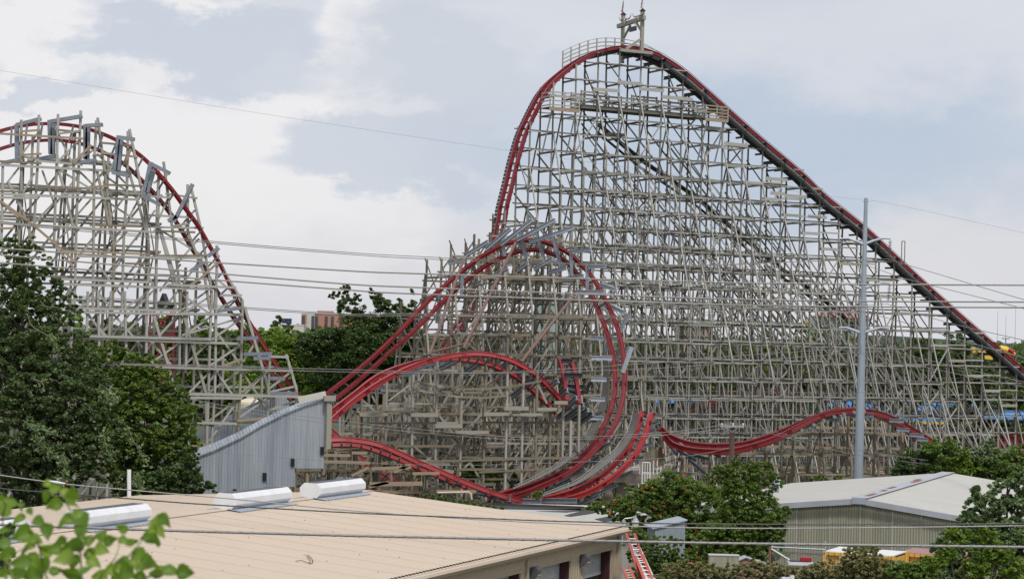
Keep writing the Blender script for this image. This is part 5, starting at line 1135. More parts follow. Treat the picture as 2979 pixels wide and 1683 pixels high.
cable('service wire leaving the wooden pole towards the lower right', [(2137,1229),(2280,1262),(2480,1305),(2700,1338)], [(2137,121),(2700,100)], .013)
cable('second service wire leaving the wooden pole towards the lower right', [(2163,1238),(2300,1275),(2480,1320),(2700,1350)], [(2163,121),(2700,100)], .013)
cable('faint straight wire crossing low in front of the centre trestles', [(600,1312),(960,1340),(1280,1352),(1560,1347),(1960,1329),(2137,1300)], [(600,120),(2137,121)], .012)
cable('thick twisted foreground cable crossing low over the tan roof', [(-80,1521),(0,1525),(500,1542),(1000,1556),(1500,1567),(2000,1577),(2500,1584),(2979,1590),(3060,1591)], 34, .024, 'cable', tw=True)
cable('black wrapped cable sagging over the roof ventilators', [(-80,1408),(0,1420),(388,1450),(600,1466),(1000,1489),(1300,1502),(1600,1514),(1850,1520),(2100,1523),(2500,1524),(2979,1522),(3060,1521)], 37, .013, 'cable_dk', tw=True)
cable('slim grey cable dipping from the left edge across the tan roof', [(-80,1370),(0,1381),(192,1407),(388,1425),(700,1452),(1000,1482),(1400,1510),(1800,1528),(2100,1535),(2500,1534),(2979,1528),(3060,1527)], 38, .012, 'cable_mid')
sl_ = thing('cable_sleeve', 'white sleeve with red ends fitted on a cable at the lower left', 'sleeve', PY(162,1402,37.9))
MB().tube([PY(137,1397,37.9), PY(165,1402,37.9), PY(192,1406,37.9)], [.012,.028,.014], 8).build('sleeve', M['white'], sl_)
for u, v in ((136,1397),(192,1406.5)): MB().tube([PY(u-2,v,37.9), PY(u+2,v+.5,37.9)], .026, 8).build('end_band', M['clothred'], sl_)
wpo = thing('utility_pole', 'old dark wooden utility pole with a short crossarm by the low hump', 'pole', PY(2128,1400,121))
MB().tube([PY(2126,1500,121), PY(2130.5,1234,121)], [.19,.15], 10).build('shaft', M['polewood'], wpo)
MB().beam(PY(2095,1238,120.8), PY(2165,1240,120.8), .1, .12).build('crossarm', M['cable_mid'], wpo)
for u in (2100,2133,2162): MB().tube([PY(u,1239,120.8), PY(u,1230,120.8)], [.04,.07], 8).build('insulator', M['white'], wpo)
for u in (2110,2150): MB().beam(PY(u,1241,120.7), PY(2130,1256,120.7), .03, .04).build('arm_brace', M['steel'], wpo)
# ------------------------------------------------------------------ ground, hills, far things
def sheet(name, f, xs, ys, m, kind='structure'):
    vs = [(x, y, f(x, y)) for y in ys for x in xs]; nx = len(xs); fs = [(j*nx+i, j*nx+i+1, (j+1)*nx+i+1, (j+1)*nx+i) for j in range(len(ys)-1) for i in range(nx-1)]
    mb = MB(); mb.v, mb.f, mb.mi = vs, fs, [0]*len(fs); o = mb.build(name, m, smooth=True); return tag(o, kind=kind)
def bump(x, y, cx, cy, rx, ry): return math.exp(-((x-cx)/rx)**2-((y-cy)/ry)**2)
gz = lambda x, y: -.35+2.7*bump(x, y, 26, 84, 16, 16)*(1 if y < 109 else 0)+ (2.2*bump(x,y,26,84,16,16) if y >= 109 else 0)
xs = [-4000,-1500,-700,-350]+[i*12 for i in range(-20,24)]+[350,700,1500,4000]; ys = [-60,-20]+[i*9 for i in range(0,40)]+[400,500,700,1000,1600,2600,4200]
sheet('ground', gz, xs, ys, M['ground'])
hz = lambda x, y: (-2+max(0, (y-900)/1500)*(6+3*math.sin(x/230+.5)+3*math.sin(x/97)+14*bump(x,0,760,0,100,1)) if y > 900 else -2)
sheet('hills', hz, [i*60 for i in range(-40,41)], [900,1300,1700,2100,2500,2900,3300,4200], M['hill'])
def woods(name, lab, u0, u1, Y, vt, n, lf, m, hh=9):
    pts = []
    for i in range(n):
        u = RNG.uniform(u0, u1); Yi = Y*RNG.uniform(.96,1.05); top = PY(u, vt(u), Y).z; r = RNG.uniform(0,1)**.45
        lump = .5*math.sin(u*.07)+.5*math.sin(u*.19+1)+RNG.normal(0,.25)
        pts.append((PY(u, 900, Yi).x, Yi, max(0, (top+lump*Y/420)*r+.0)))
    pts = np.array(pts); return tag(numesh(name, leaves(pts, lf, .2), len(pts), m), lab, 'woodland', kind='stuff')
woods('far_woodland', 'dark distant tree belt along the horizon', -60, 3060, 520, lambda u: 948+.022*u+5*math.sin(u*.011)-(14 if u > 2900 else 0), 26000, 1.5, M['leaf_far'])
woods('far_woodland', 'blue-green hazy hill woods at the far right edge', 2880, 3080, 900, lambda u: 1012, 2500, 3, M['hill'])
# background trees behind the coaster: (blobs), depth, leaf count
bgr = 'broadleaf trees behind the coaster'
def T2(lab, blobs, Y, n, m, lf=.42, **k): return tree('broadleaf_tree', lab, 'tree', blobs, Y, n, lf, M[m], group=bgr, **k)
T2('bright green round-topped tree right of the left trestle, below the hotel', [(790,1040,85),(860,1045,85),(830,1005,50),(900,1090,75),(760,1130,110),(870,1170,90),(930,1150,50)], 205, 30000, 'leaf_lime', .3)
T2('light green tree rising behind the red left-hill track', [(700,1000,60),(745,985,45),(770,1010,60),(690,1060,80),(680,1130,90)], 222, 16000, 'leaf_lime', .3)
T2('small dark tree standing alone against the sky beside the billboard', [(815,942,26),(838,955,18),(795,962,18),(816,985,30)], 330, 2500, 'leaf_far', .5)
T2('tall dark open-crowned tree in front of the hotel', [(1010,845,20),(985,860,17),(1025,872,22),(1002,893,26),(1040,866,12),(1010,832,9),(965,856,13),(1040,925,38),(950,990,48),(1040,980,65),(900,1010,48),(980,1050,90),(1060,1080,80)], 198, 34000, 'leaf_dark', .26, hollow=.15, clump=.36)
T2('tall dark tree with gaps left of the red straight rails', [(1085,848,14),(1098,868,24),(1120,888,30),(1160,886,20),(1200,850,10),(1205,880,15),(1230,878,12),(1180,925,42),(1115,945,50),(1180,985,66),(1100,1020,80),(1190,1060,70)], 196, 34000, 'leaf_dark', .26, hollow=.15, clump=.36)
T2('dark tree low behind the rails left of the hump track', [(960,1100,80),(1030,1130,80),(1100,1130,70),(905,1020,60),(940,990,45)], 204, 16000, 'leaf_dark', .3)
T2('dark tree between the left trestle and the tunnel', [(700,1130,60),(640,1100,90),(720,1180,60),(600,1180,80)], 214, 8000, 'leaf_dark')
k = 0
spec = [(230,960,90,'leaf_mid'),(330,975,85,'leaf_far'),(420,985,80,'leaf_mid'),(500,955,60,'leaf_far'),(570,965,80,'leaf_mid'),(640,1000,70,'leaf_far'),(1260,1030,90,'leaf_dark'),(1360,1060,80,'leaf_far'),(1450,1080,70,'leaf_mid'),(1545,1110,70,'leaf_mid'),(1640,1130,90,'leaf_dark'),(1740,1110,80,'leaf_far'),(1830,1080,90,'leaf_mid'),(1910,1060,85,'leaf_dark'),(2000,1080,80,'leaf_far'),(2090,1070,90,'leaf_mid'),(2170,1060,90,'leaf_dark'),(2260,1040,105,'leaf_lime'),(2350,1020,110,'leaf_lime'),(2425,1030,90,'leaf_mid'),(2520,1050,90,'leaf_dark'),(2600,1055,80,'leaf_dark'),(2690,1035,100,'leaf_dark'),(2760,1030,95,'leaf_dark'),(2830,1080,80,'leaf_far'),(2900,1110,80,'leaf_dark'),(2980,1100,80,'leaf_mid')]
tint = {'leaf_mid':'mid-green','leaf_far':'grey-green','leaf_dark':'dark green','leaf_lime':'bright green'}
for u, v, r, m in spec:
    where = ('%s tree behind the left trestle, number %d from the left edge' if u < 700 else '%s tree seen through the big trestles, number %d from their left end')
    k += 1; idx = k if u < 700 else k-6
    ordw = ['first','second','third','fourth','fifth','sixth','seventh','eighth','ninth','tenth','eleventh','twelfth','thirteenth','fourteenth','fifteenth','sixteenth','seventeenth','eighteenth','nineteenth','twentieth','twenty-first'][idx-1]
    lab = '%s tree behind the left trestle, %s from the left edge' % (tint[m], ordw) if u < 700 else '%s tree behind the big trestles, %s counting from the left' % (tint[m], ordw)
    T2(lab, [(u, v, r*.75), (u-r*.5, v+r*.6, r*.7), (u+r*.55, v+r*.5, r*.7), (u, v+r*1.4, r)], 252+RNG.uniform(-6,12) if u > 1200 else 215+RNG.uniform(-5,10), int(5200*(r/85)), m, .55)
# hotel
ho = thing('hotel', 'salmon and cream multi-storey hotel with dark window columns above the trees', 'hotel', PY(960,980,1300))
HY = 1300; hx = lambda u: PY(u, 905, HY).x; Hh = PY(900, 911, HY).z; x0, x1 = hx(878), hx(1110)
MB().box(((x0+x1)/2,HY+18,Hh/2), x1-x0, 32, Hh).build('wall', M['brick'], ho)
MB().box((hx(885),HY+14,Hh/2), hx(893)-hx(879), 32, Hh-1.2).build('corner_block', M['brick'], ho)
MB().box(((hx(879)+hx(915))/2,HY+17,Hh/2+.3), hx(915)-hx(878), 33, Hh+.4).build('stair_tower', M['cream'], ho); MB().box(((x0+x1)/2,HY+18,Hh+.25), x1-x0+.4, 33, .5).build('parapet', M['cream'], ho)
MB().box((hx(939),HY+20,Hh+1.0), hx(960)-hx(917), 12, 2).build('penthouse', M['brick'], ho); MB().box((hx(939),HY+20,Hh+2.1), hx(961)-hx(916), 12.6, .35).build('penthouse_cap', M['cream'], ho)
for u in (884.5,911,921,949,967,992,1030,1062,1095):
    for fl_ in range(5):
        x = hx(u); z = Hh-2.6-fl_*2.95; yy = HY-2.3 if u < 890 else (HY+.2 if u < 915 else HY+1.8)
        wn = MB().box((x,yy,z), 1.9, .25, 2.2).build('window', M['glass'], ho); MB().box((x,yy-.15,z-1.3), 2.0, .3, .3).build('spandrel', M['charcoal'], wn)
h2 = thing('hotel_wing', 'second brick hotel block half hidden behind tall trees', 'building', PY(1080,980,1340)); x = PY(1078,905,1340).x
MB().box((x,1350,Hh/2+.5), 18, 20, Hh+1).build('wall', M['brick'], h2); MB().box((x,1350,Hh+1.2), 19, 21, .5).build('parapet', M['cream'], h2)
for i in range(3):
    for j in range(4): MB().box((x-5+i*5,1339.8,Hh-2.4-j*3), 2, .2, 2.1).build('window', M['glass'], h2)
bbd = thing('billboard', 'dark blue blank billboard peeping from behind a small tree', 'billboard', PY(838,960,1150))
p = PY(835,933,1150); MB().box(p, 5.4, .6, 2.9, (1,.2,0)).build('panel', M['navy'], bbd); MB().tube([Vector((p.x,p.y,0)), p-UP*1.4], .35, 8).build('post', M['steel_dk'], bbd)
lo_ = thing('flat_building', 'long low white building on the horizon left of the hotel', 'building', PY(830,960,1200)); p = PY(855,945,1200)
MB().box((p.x-3,1206,p.z/2), 18, 12, p.z).build('wall', M['cream'], lo_); MB().box((p.x-3,1206,p.z+.2), 18.5, 12.5, .4).build('roof', M['white'], lo_)
for i in range(3): MB().box((p.x-8+i*5,1204,p.z+.7), 1.6, 1.6, .7).build('roof_unit', M['steel'], lo_)
pk = thing('far_building', 'pink-roofed building with teal glass seen through the trestle beside the steel pole', 'building', PY(2460,900,330))
xa, xb = PY(2388,925,330), PY(2530,925,330); zr = PY(2460,898,330).z
MB().box(((xa.x+xb.x)/2,336,xa.z/2), xb.x-xa.x, 10, xa.z+1).build('wall', M['tealglass'], pk)
MB().prism([Vector((xa.x-.6,330,xa.z+.3)), Vector((xb.x+.6,330,xa.z+.1)), Vector((xb.x-1.6,333,zr)), Vector((xa.x+3,333,zr))], (0,9,0)).build('roof', M['pinkroof'], pk)
for i in range(10): MB().box((xa.x+.4+i*(xb.x-xa.x)/10,330.9,xa.z/2+.3), .12, .1, xa.z).build('mullion', M['white'], pk)
for (u0, u1, v, lab) in ((1560,1650,880,'flat pale teal-windowed building glimpsed through the curve trestle'),(1985,2075,948,'grey-brown building glimpsed low through the tall trestle, left of the bright trees')):
    a, b = PY(u0,v,350), PY(u1,v,350); fb = thing('far_building', lab, 'building', (a+b)/2)
    MB().box(((a.x+b.x)/2,355,a.z/2), b.x-a.x, 10, a.z).build('wall', M['tealglass' if u0 < 1700 else 'concrete'], fb); MB().box(((a.x+b.x)/2,355,a.z+.2), b.x-a.x+.5, 10.6, .5).build('roof', M['cream'], fb)
# station with blue roof behind the big trestle
stn = thing('station', 'loading station with a bright blue ribbed roof behind the foot of the tall trestle', 'station', PY(2700,1230,246))
a, b = PY(2420,1222,242), PY(2860,1226,248); d_ = (b-a); d_.z = 0; up_ = Vector((0,5,2.1))
mb = MB(); mb.prism([a, Vector((b.x,b.y,a.z)), Vector((b.x,b.y,a.z))+up_, a+up_], (0,0,.12))
for i in range(46):
    p = a+d_*(i/45); mb.beam(p+UP*.17, p+up_+UP*.17+Vector((-1.3,0,0)), .1, .1)
mb.build('roof', M['bluemetal'], stn); MB().beam(a-UP*.12, Vector((b.x,b.y,a.z-.12)), .2, .3).build('fascia', M['lemon'], stn)
c = PY(2855,1218,244); e = PY(3060,1222,244); MB().prism([c, Vector((e.x,e.y,c.z)), Vector((e.x,e.y+5,c.z+.8)), c+Vector((0,5,.8))], (0,0,.2)).build('side_roof', M['bluemetal'], stn)
for i in range(12):
    p = a+d_*(i/11); MB().beam((p.x,p.y+.6,0),(p.x,p.y+.6,a.z), .3, .3).build('column', M['red_dull'], stn)
MB().box(((a.x+e.x)/2,250,2.4), e.x-a.x, 3, 3.2).build('dark_interior_wall', M['charcoal'], stn)
for i in range(7): MB().box((PY(2890+i*17,1290,246).x,246,3.4), .45, .3, 3).build('gate_panel', M['clothred'], stn)
MB().beam(PY(2420,1340,243), PY(3060,1345,243), .4, .6).build('platform_edge', M['red_dull'], stn)
st2 = thing('canopy', 'small strip of blue canopy low behind the trestle, left of the low red hump', 'canopy', PY(1990,1172,250))
a, b = PY(1905,1172,248), PY(2085,1174,250); MB().prism([a, b, b+Vector((0,3,.8)), a+Vector((0,3,.8))], (0,0,.12)).build('roof', M['bluemetal'], st2)
for i in range(5): p = a.lerp(b, i/4); MB().beam((p.x,p.y+.5,0), (p.x,p.y+.5,p.z), .2, .2).build('post', M['steel_dk'], st2)
# yellow slide, ride details
ys_ = thing('yellow_canopy', 'lemon-yellow ride canopy behind the lift at the far right', 'canopy', PY(2840,1010,262))
for (u0,v0,u1,v1) in ((2796,1004,2838,1022),(2846,1014,2886,1030),(2864,1030,2888,1043)):
    a, b = PY(u0,v0,262), PY(u1,v0+3,262); zz_ = PY(u0,v1,262).z-a.z; MB().prism([a, b, b+UP*zz_, a+UP*zz_], (0,3,0)).build('panel', M['lemon'], ys_)
MB().beam(PY(2840,1030,263.4), Vector((PY(2840,1030,263.4).x,263.4,0)), .5, .5).build('mast', M['steel'], ys_)
y2 = thing('slide_top', 'yellow and red slide top just beyond the lift near the right edge', 'slide', PY(2930,1025,262))
MB().tube([PY(2908,1014,262), PY(2925,1017,262), PY(2938,1024,262), PY(2946,1034,262)], .5, 10).build('chute', M['lemon'], y2); MB().tube([PY(2934,1016,261.5), PY(2945,1022,261.5), PY(2948,1036,261.5)], .25, 8).build('rim', M['clothred'], y2)
MB().tube([PY(2930,1026,262), Vector((PY(2930,1026,262).x,262,0))], .2, 8).build('mast', M['steel'], y2)
bl = thing('hot_air_gondola', 'little yellow gondola seen through the trestle beside a bright green tree', 'gondola', PY(2345,940,250))
MB().tube([PY(2343,928,250), PY(2344,932,250), PY(2346,942,250), PY(2348,947,250)], [.1,.42,.4,.1], 10).build('shell', M['lemon'], bl); MB().tube([PY(2343,928,250), PY(2340,915,250)], .08, 6).build('hanger', M['red_dull'], bl)
# dark ride tower with red lattice behind the left trestle
rtw = thing('ride_tower', 'red lattice tower with a dark cabin seen through the left trestle', 'tower', PY(474,1050,165))
q = lambda x, y: PY(*Z2(x, y)[0], 165)
for x in (1062, 1232):
    MB().beam(q(x,120), Vector((q(x,120).x,165,6)), .16, .16).build('leg', M['red_dull'], rtw)
for y in (120,300,500,700): MB().beam(q(1062,y), q(1232,y), .16, .18).build('girt', M['red_dull'], rtw)
for y in (120,300,500): MB().beam(q(1070,y), q(1225,y+190), .12, .14).build('brace', M['red_dull'], rtw); MB().beam(q(1225,y), q(1070,y+190), .12, .14).build('brace', M['red_dull'], rtw)
MB().prism([q(1090,95), q(1130,115), q(1190,110), q(1215,85), q(1165,60), q(1145,5), q(1125,55)][::-1], (0,2,0)).build('cabin', M['black'], rtw)
tk = thing('storage_tank', 'beige cylindrical tank behind the lower bays of the left trestle', 'tank', q(1765,820)); p = PY(*Z2(1765,785)[0], 150)
MB().tube([Vector((p.x,150,0)), p, p+UP*.15, p+UP*.4], [1.05,1.05,1.0,.35], 18).build('body', M['creampipe'], tk); MB().tube([p+UP*.4, p+UP*.55], .3, 10).build('hatch', M['creampipe'], tk)
for i, (u, v) in enumerate(((2903,904),(2927,914),(2955,888))):
    rm = thing('radio_mast', ['leftmost','middle','rightmost'][i]+' of three faint radio masts on the horizon at right', 'mast', PY(u,1010,1500), 'radio masts on the right horizon')
    MB().tube([Vector((PY(u,v,1500).x,1500,0)), PY(u,v,1500)], [.3,.12], 5).build('mast', M['steel_lt'], rm)
lp = thing('street_lamp', 'tiny twin-headed lamp post above the woods at the right edge', 'lamp', PY(2926,1015,420))
MB().tube([Vector((PY(2926,1015,420).x,420,0)), PY(2926,984,420)], .12, 6).build('post', M['steel'], lp); MB().box(PY(2926,984,420), 1.6, .5, .2).build('head', M['steel'], lp)
# ------------------------------------------------------------------ near vegetation
def NT(name, lab, cat, blobs, Y, n, lf, m, **k): return tree(name, lab, cat, blobs, Y, n, lf, M[m], **k)
NT('vine_covered_tree', 'tall tree draped in grey-green vines, filling the left edge', 'tree', [(30,760,80),(95,760,55),(10,860,110),(110,850,80),(170,900,60),(215,880,28),(60,960,130),(160,1010,100),(30,1100,140),(140,1150,120),(230,1090,90),(60,1250,150),(180,1290,120),(-60,1000,150),(70,710,40),(150,790,35),(240,1180,90),(290,1260,90),(260,1330,90),(130,1380,110),(10,1390,130)], 113, 120000, .19, 'leaf_vine', hollow=.6, clump=.2, depth=.6, tr=.3)
NT('broadleaf_tree', 'darker green tree in front of the left trestle, right of the vine-covered tree', 'tree', [(330,1060,70),(270,1040,45),(400,1080,55),(440,1060,35),(350,1160,100),(450,1150,80),(500,1200,60),(420,1250,100),(330,1290,100),(500,1290,75),(530,1160,30),(460,1350,90),(390,1390,80),(545,1220,32),(550,1200,34),(530,1290,52),(560,1330,24),(480,1110,40)], 117, 90000, .165, 'leaf_mid', hollow=.55, clump=.22, depth=.6, tr=.28)
NT('shrub', 'brownish dark shrub spreading in front of the foot of the metal tunnel', 'shrub', [(545,1370,45),(578,1408,36),(520,1400,60),(460,1420,60),(560,1345,16),(612,1408,16),(540,1330,14),(410,1430,60)], 111, 16000, .18, 'leaf_dark', hollow=.4, clump=.25, depth=.8, trunk=True, tr=.1)
NT('shrub', 'low bright green shrub showing above the far edge of the tan roof', 'shrub', [(400,1440,28),(450,1436,26),(510,1440,24),(575,1440,20),(360,1448,25),(620,1440,14)], 111, 6000, .17, 'leaf_mid', trunk=False, depth=1, ground=3)
def vine(root, pts, Y, m='leaf_grey', n=90, lf=.17, spread=.16):
    P = spline(pts, 24); W_ = [PY(u, v, Y) for u, v in P]; mb = MB().tube(W_, .018, 5); mb.build('twig', M['twig'], root)
    C = np.array([list(W_[int(i)]) for i in RNG.uniform(0, 23.99, n)])+RNG.normal(0, spread, (n,3)); numesh('vine_leaves', leaves(C, lf, .1), n, M[m], root)
vt_ = bpy.data.objects['vine_covered_tree']
for q in ([(640,1050),(740,1100),(800,1180)],):
    pass
for i, q in enumerate(([730,980,750,1100,800,1180],[900,950,960,1080,1060,1240],[330,300,370,340,415,410],[220,600,300,640,310,700],[160,900,270,960,400,990],[300,1060,360,1130,440,1200],[700,690,770,730,830,760],[960,1290,975,1330,985,1390],[250,1000,270,1060,265,1120],[440,1160,460,1260,440,1330])):
    pts = Z2(*q); vine(vt_, pts, 108.5, n=110 if i != 3 else 20)
for q in ([190,150,230,240,330,300],[280,60,330,100,400,105]): vine(vt_, Z2(*q), 108.2, n=8)
def flowers(root, blobs, Y, n, lf=.10):
    pts = []
    for (u, v, r) in blobs:
        k = max(1, int(n*r*r/sum(b[2]**2 for b in blobs)))
        for _ in range(k):
            a_ = RNG.uniform(0, 2*math.pi); rr = r*RNG.uniform(.2,1)**.5; du, dv = rr*math.cos(a_), rr*math.sin(a_)
            dep = math.sqrt(max(0, 1-(rr/r)**2))*r*.8*Y/F0; c = PY(u+du, v+dv, Y-dep-.12)
            for _ in range(5): pts.append([c.x+RNG.normal(0,.05), c.y+RNG.normal(0,.04), c.z+RNG.normal(0,.05)])
    pts = np.array(pts); o = numesh('blossoms', leaves(pts, lf, 0), len(pts), M['flower'], root); return o
fb_ = [(1960,1440,75),(1880,1470,70),(1800,1480,45),(2040,1480,90),(1960,1540,80),(2060,1570,80),(1860,1540,40),(2000,1620,70),(1750,1475,25),(1900,1440,45)]
r_ = NT('trumpet_vine', 'wide bush of trumpet vine dotted with orange blossoms beside the concrete platform', 'shrub', fb_, 104, 100000, .115, 'leaf_mid', hollow=.5, clump=.22, depth=.6, tr=.12); flowers(r_, fb_[:9], 102, 42)
fb2 = [(1870,1600,55),(1930,1610,60),(1850,1560,30),(1960,1660,70),(1880,1680,60)]
r_ = NT('trumpet_vine', 'dark green vine thicket between the ladders and the blue-grey shed', 'shrub', fb2, 94.5, 36000, .11, 'leaf_mid', hollow=.5, clump=.22, depth=.35, trunk=False, ground=.5); flowers(r_, fb2[:2], 93, 5)
NT('broadleaf_tree', 'upright leafy tree with spiky shoots left of the pale shed roof', 'tree', [(2150,1400,60),(2120,1370,30),(2215,1380,45),(2160,1460,80),(2210,1500,75),(2150,1540,90),(2220,1580,70),(2080,1390,28),(2255,1400,26),(2110,1580,80),(2245,1530,50),(2140,1345,16),(2090,1360,12),(2240,1355,12),(2185,1355,16),(2285,1490,22),(2265,1520,18)], 99, 85000, .115, 'leaf_mid', hollow=.45, clump=.24, depth=.55, tr=.14)
bf = NT('hedge', 'long browning vine hedge along the bottom in front of the yard', 'hedge', [(1950+i*42, 1674-7*math.sin(i*1.3), 42) for i in range(20)], 78, 75000, .10, 'leaf_hedge', hollow=.55, clump=.2, depth=.7, trunk=False, ground=1.5)
NT('shrub', 'mound of browning vines standing higher than the hedge before the yellow container', 'shrub', [(2500,1650,60),(2480,1615,35),(2530,1620,38),(2455,1670,45),(2560,1660,45),(2505,1597,14),(2545,1600,12)], 76, 24000, .10, 'leaf_hedge', hollow=.5, clump=.22, depth=.7, trunk=False, ground=2)
NT('shrub', 'fresh green bush right of the browning mound', 'shrub', [(2620,1680,45),(2670,1675,42),(2700,1680,45),(2725,1655,35),(2640,1650,16)], 75, 20000, .11, 'leaf_mid', hollow=.5, depth=.7, trunk=False, ground=2)
NT('broadleaf_tree', 'large sunlit leafy tree filling the lower right corner', 'tree', [(2930,1440,60),(2860,1480,60),(2960,1500,80),(2830,1540,60),(2900,1580,90),(2770,1570,45),(2800,1640,80),(2900,1680,90),(2980,1620,90),(2730,1590,24),(2750,1640,40),(2975,1400,40),(2810,1500,20),(2840,1420,10)], 58, 60000, .11, 'leaf_grey', hollow=.5, clump=.24, depth=.6, tr=.2, ground=-.3)
NT('broadleaf_tree', 'yellow-green sprays of a bush below the large tree in the lower right corner', 'tree', [(2790,1560,40),(2760,1610,30),(2840,1640,45),(2900,1610,40),(2870,1560,30),(2960,1660,45),(2720,1640,30)], 54.5, 12000, .13, 'leaf_lime', hollow=.3, clump=.4, depth=.5, tr=.1, ground=-.3)
rr_ = 'trees behind the pale shed roof'
for i, (bl_, m, lab) in enumerate((([(2665,1350,55),(2640,1370,45),(2700,1370,40),(2620,1385,30)],'leaf_dark','small dark tree at the left end of the row behind the pale shed'),([(2745,1330,60),(2710,1310,35),(2780,1320,40),(2740,1375,50),(2755,1290,18)],'leaf_mid','rounded green tree second in the row behind the pale shed'),([(2770,1380,45),(2825,1370,50),(2800,1350,30)],'leaf_lime','yellow-green bush in the middle of the row behind the pale shed'),([(2870,1330,45),(2875,1300,26),(2845,1350,40),(2900,1370,60),(2880,1285,12)],'leaf_grey','tall narrow vine-covered tree in the row behind the pale shed'),([(2950,1370,70),(2985,1330,45),(2930,1400,50)],'leaf_mid','green tree at the right edge behind the pale shed'),([(2370,1392,18),(2400,1395,16),(2440,1390,14)],'leaf_mid','small tuft of green by the foot of the steel pole'))):
    NT('broadleaf_tree' if i != 5 else 'shrub', lab, 'tree' if i != 5 else 'shrub', bl_, 150 if i != 5 else 144, 9000 if i != 5 else 1500, .2, m, group=rr_ if i != 5 else None, hollow=.45, tr=.15)
NT('shrub', 'green shrubs under the concrete platform columns', 'shrub', [(1740,1480,26),(1700,1490,20),(1350,1470,18),(1560,1440,16)], 128, 3500, .17, 'leaf_mid', trunk=False, ground=2)
for lab, bl_ in (('patch of green scrub growing inside the front timber trestle',[(1390,1360,40),(1420,1400,40),(1340,1400,35),(1480,1380,30)]),('green scrub at the foot of the lowest timber trestle',[(1120,1330,40),(1080,1360,40),(1240,1390,35),(1190,1380,30),(1300,1420,30)])):
    NT('shrub', lab, 'shrub', bl_, 164, 6000, .25, 'leaf_mid', trunk=False, ground=0)
hm = NT('shrub', 'low creeper lying along the far side of the tan roof', 'shrub', [(1240+i*20,1442+i*3.2,7) for i in range(12)], 112, 3500, .14, 'leaf_mid', trunk=False, ground=3)
# foreground branch, close to the lens and out of focus
fg = thing('leafy_branch', 'blurred bright green leafy branches close to the camera at the lower left', 'branch', PY(230,2100,6))
FY = 6.2
def bl8(x, y, dY=0): (u, v), = Z8(x, y); return PY(u, v, FY+dY)
stems = [[(640,1300),(612,1090),(600,900),(562,720),(522,590),(470,500),(430,430)],[(420,1300),(330,1040),(285,840),(225,730),(165,620)],[(860,1400),(940,1000),(1000,900),(1062,830),(1095,760),(1160,700)],[(600,900),(650,840),(700,800),(760,790)],[(285,840),(240,860),(150,900),(60,940)],[(700,1300),(760,1090),(860,960),(900,840)],[(980,1300),(1080,1120),(1200,1080),(1330,1080)],[(120,1300),(90,1090),(40,960),(-40,870)],[(562,720),(640,690),(640,640)],[(60,1300),(20,700),(40,560),(-20,500)]]
for s in stems:
    P = [bl8(x, y, RNG.uniform(-.1,.1)) for x, y in s]; P = [Vector(p) for p in spline(P, 20)]
    MB().tube(P, [.0042-.0028*i/19 for i in range(20)], 6).build('stem', mat('green_stem', (.16,.2,.05), .7) if 'green_stem' not in bpy.data.materials else bpy.data.materials['green_stem'], fg)
MB().tube([bl8(500,1300)-UP*14, bl8(500,1300)-UP*3, bl8(480,1400)-UP*.6], [.06,.04,.02], 8).build('trunk', M['bark'], fg)
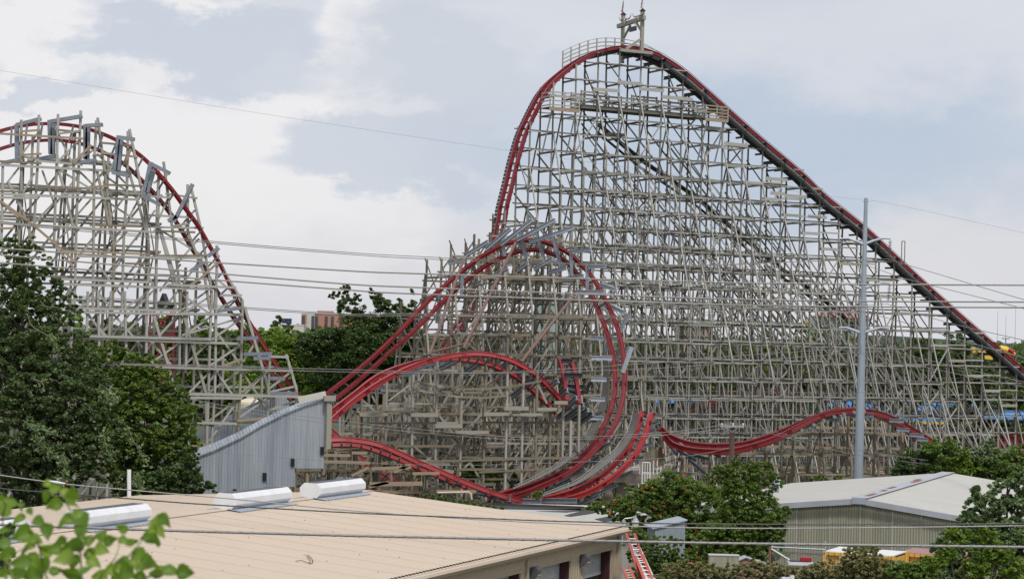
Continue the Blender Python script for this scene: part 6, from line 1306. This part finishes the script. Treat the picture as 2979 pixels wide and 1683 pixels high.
LV = [(350,405,70,200),(490,480,110,300),(545,460,100,80),(360,500,110,240),(420,440,80,20),(410,570,110,190),(540,555,90,350),(165,575,80,260),(225,610,60,300),(590,620,90,20),(620,680,110,300),(140,680,130,220),(300,690,130,330),(500,700,140,200),(360,760,120,280),(160,790,160,200),(280,820,110,330),(460,830,130,210),(540,880,150,190),(610,770,90,280),(690,820,110,30),(770,790,100,60),(760,900,120,340),(700,940,150,300),(850,830,100,20),(900,740,90,150),(930,830,110,340),(985,860,90,10),(1130,830,130,340),(1170,690,110,60),(1230,700,110,330),(1200,760,130,300),(1130,760,80,200),(1060,950,140,330),(1120,1000,130,350),(1010,1010,120,300),(920,980,90,180),(880,1020,110,200),(960,1060,150,220),(820,1060,120,200),(700,1000,130,330),(640,1050,110,20),(480,960,150,200),(560,990,150,250),(400,900,120,180),(330,890,120,150),(210,900,140,210),(150,990,150,190),(260,980,130,300),(340,1010,140,280),(60,940,130,200),(20,850,120,180),(40,760,90,10),(20,600,130,200),(60,540,110,150),(110,550,80,350),(-20,520,120,170),(250,1080,150,200),(140,1090,150,180),(420,1060,120,10),(520,1080,150,160),(1290,1060,150,350),(1390,1065,120,355),(1180,1080,140,180),(1050,1100,140,190),(740,1100,130,180),(900,1110,140,0),(30,1080,140,200),(600,1120,120,90),(1200,1040,90,40)]
for (x, y, sz, ang) in LV:
    c = bl8(x, y, RNG.uniform(-.22,.22)); L_ = sz/2.576*FY/F0*1.18; a_ = R(ang); tl = RNG.uniform(-.5,.5)
    ax = Vector((math.cos(a_), tl, math.sin(a_))).normalized(); nn_ = Vector((RNG.uniform(-.4,.4), -1, RNG.uniform(.1,.9))).normalized(); sx = ax.cross(nn_).normalized(); nn_ = sx.cross(ax)
    nU, vs, fs = 9, [], []; wd, curl, cup = RNG.uniform(.28,.50), RNG.uniform(-.5,1.2), RNG.uniform(.0,.42); L_ *= RNG.uniform(.72,1.12)
    for i in range(nU+1):
        t = i/nU; w_ = L_*wd*(math.sin(math.pi*min(1,t**.62))**.85)*(1-.35*t*t); arch = nn_*(-L_*curl*(t-.4)**2)
        for k in (-1,-.5,0,.5,1): vs.append(c+ax*(t-.5)*L_+arch+sx*w_*k*(1+.07*math.sin(i*3+k))+nn_*(abs(k)*L_*cup))
    for i in range(nU):
        for k in range(4): fs.append((i*5+k, i*5+k+1, i*5+k+6, i*5+k+5))
    mb = MB(); mb.v = [tuple(v) for v in vs]; mb.f = fs; mb.mi = [0]*len(fs); mb.build('leaf', M['leaf_fore'], fg, smooth=True)
# small shrub at the left edge beside the roof
NT('shrub', 'small grey-leaved shrub at the left edge in front of the tan roof', 'shrub', [(10,1560,22),(20,1610,26),(8,1650,26),(30,1540,14)], 20, 2500, .06, 'leaf_grey', trunk=False, ground=0)
